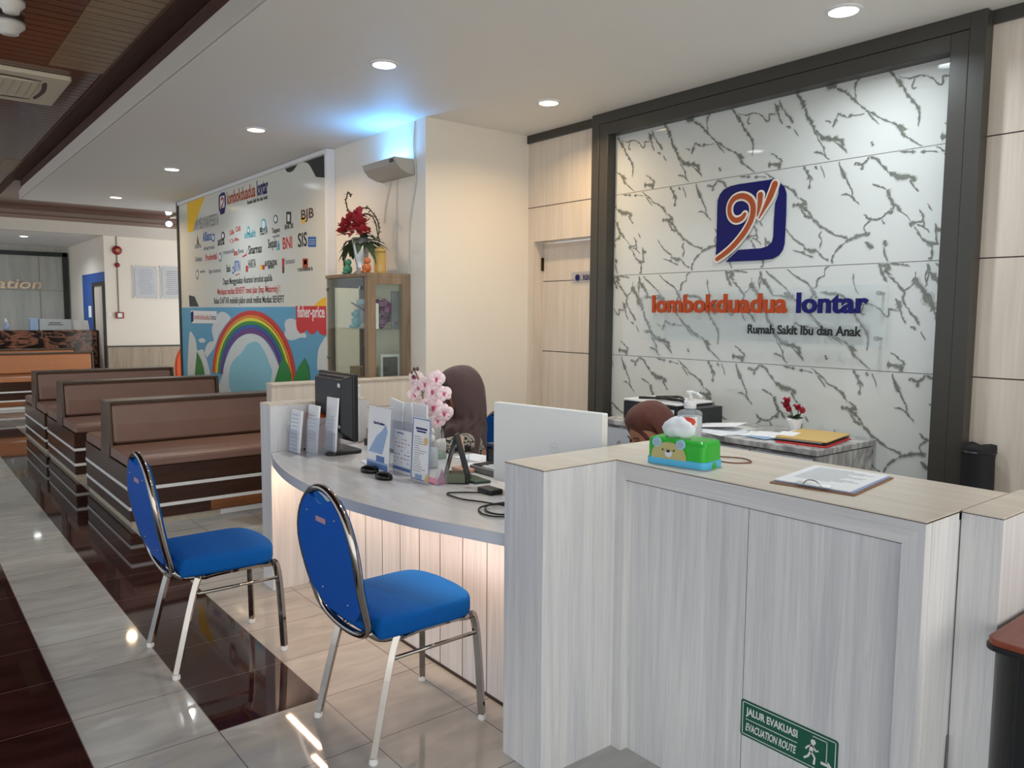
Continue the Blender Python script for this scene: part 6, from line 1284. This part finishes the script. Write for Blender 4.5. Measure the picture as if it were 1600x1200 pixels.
def person(label, pel, chest, neck, headc, face, arms, legs, top_m, low_m, scarf, seedv, sleeve_m, tilt=0, closed=False):
    t = thing('person', label, 'person', (pel[0], pel[1], 0)); V = Vector; pel, chest, neck, headc = V(pel), V(chest), V(neck), V(headc); rot = rotfrom(face, tilt)
    mid = pel.lerp(chest, .5); ch_ = [[(pel, .13), (mid, .115), (chest, (.14, .11)), (neck, .055), (headc-(rot@V((0, -.01, .05))), .05)]]
    for sh, el, wr in arms: ch_.append([(chest, (.14, .11)), (V(sh), .055), (V(el), .042), (V(wr), .026)])
    for hp, kn, an, toe in legs: ch_.append([(pel, .13), (V(hp), .085), (V(kn), .062), (V(an), .038), (V(toe), .03)])
    v, f = skinned(ch_); mb = MB(); mb.add(v, f); head_mesh(mb, headc, rot, 1.12)
    for (sh, el, wr), sd, pn in zip(arms, (1, -1), ((0, 0, -1), (0, 0, -1))): d = (V(wr)-V(el)); d.z *= .3; hand(mb, wr, d, pn, sd, .95, .55)
    body = mb.build('body', skin, t, smooth=True); face_bits(headc, rot, body, 1.12, closed=closed)
    ch2 = [[(pel, .145), (mid, .125), (chest, (.135, .11)), (neck-(neck-chest)*.35, .075)]]
    for sh, el, wr in arms: ch2.append([(chest, (.135, .11)), (V(sh), .060), (V(el), .052), (V(el).lerp(V(wr), .72), .042)])
    v, f = skinned(ch2); mb = MB(); mb.add(v, f); mb.build('blouse', top_m, t, smooth=True)
    for sh, el, wr in arms: v, f = skinned([[(V(el).lerp(V(wr), .50), .046), (V(el).lerp(V(wr), .93), .034)]]); mb = MB(); mb.add(v, f); mb.build('cuff', sleeve_m, t, smooth=True)
    ch3 = []
    for hp, kn, an, toe in legs: ch3.append([(pel, .145), (V(hp), .09), (V(kn), .074), (V(an), .06)])
    v, f = skinned(ch3); mb = MB(); mb.add(v, f); mb.build('trousers', low_m, t, smooth=True)
    for hp, kn, an, toe in legs: v, f = skinned([[(V(an)-ZP*.02, .045), (V(toe), .038)]]); mb = MB(); mb.add(v, f); mb.build('shoe', black_pl, t, smooth=True)
    hijab('headscarf', headc, rot, scarf, t, neck, chest+ZP*.095+Vector((face[0], face[1], 0)).normalized()*.035, 1.14, .26, seedv)
    return t
person('person in taupe headscarf and dark patterned blouse seated at the desk behind the orchid',
       (-3.69, 2.63, .52), (-3.68, 2.635, .765), (-3.69, 2.61, .90), (-3.70, 2.575, 1.045), (-.74, -.60, -.26),
       [((-3.77, 2.73, .78), (-3.93, 2.60, .75), (-3.87, 2.36, .795)), ((-3.60, 2.54, .78), (-3.40, 2.42, .805), (-3.50, 2.25, .795))],
       [((-3.70, 2.76, .50), (-4.00, 2.54, .50), (-4.00, 2.52, .08), (-4.08, 2.46, .04)), ((-3.57, 2.61, .50), (-3.84, 2.37, .50), (-3.84, 2.37, .08), (-3.92, 2.31, .04))],
       batik, navyc, brownish, 1, M('cream_cuff', (208, 202, 192), .7))
person('person in chestnut headscarf bowed low behind the tall counter beside the tissue box',
       (-2.45, 3.10, .50), (-2.50, 3.04, .75), (-2.54, 2.98, .84), (-2.575, 2.945, .915), (-.22, -.82, -.48),
       [((-2.66, 3.12, .76), (-2.80, 2.95, .70), (-2.74, 2.66, .70)), ((-2.34, 2.94, .76), (-2.26, 2.76, .70), (-2.42, 2.58, .70))],
       [((-2.53, 3.14, .50), (-2.66, 2.78, .50), (-2.66, 2.78, .08), (-2.70, 2.70, .04)), ((-2.36, 3.06, .50), (-2.46, 2.70, .50), (-2.46, 2.72, .08), (-2.50, 2.64, .04))],
       batik2, navyc, chestnut, 5, batik2, tilt=0, closed=True)
# office stool for the second woman
t = thing('office_stool', 'low dark stool carrying the bowed woman behind the counter', 'stool', (-2.45, 3.10, 0))
mb = MB(); mb.lathe((-2.45, 3.12, 0), [(.19, .30), (.20, .32), (.19, .345), (.05, .35)], 24); mb.build('seat', navyc, t, smooth=True); mb = MB(); mb.tube([(-2.45, 3.12, .05), (-2.45, 3.12, .31)], .025, 10); mb.build('column', chrome, t)
for k in range(5): a = k*1.2566; mb = MB(); mb.tube([(-2.45, 3.12, .06), (-2.45+.24*math.cos(a), 3.12+.24*math.sin(a), .03)], .018, 8); mb.build('leg', black_pl, t)
# desk return in front of her, just below the tall counter
t = thing('work_shelf', 'pale work shelf behind the tall counter', 'shelf', (-2.3, 2.6, 0))
mb = MB(); mb.box(-2.9, -1.2, 2.43, 2.85, .64, .67); mb.build('shelf_board', lam_top, t); mb = MB(); mb.box(-2.9, -2.87, 2.45, 2.83, 0, .64); mb.box(-1.23, -1.2, 2.45, 2.83, 0, .64); mb.build('side_support', lam_white, t)
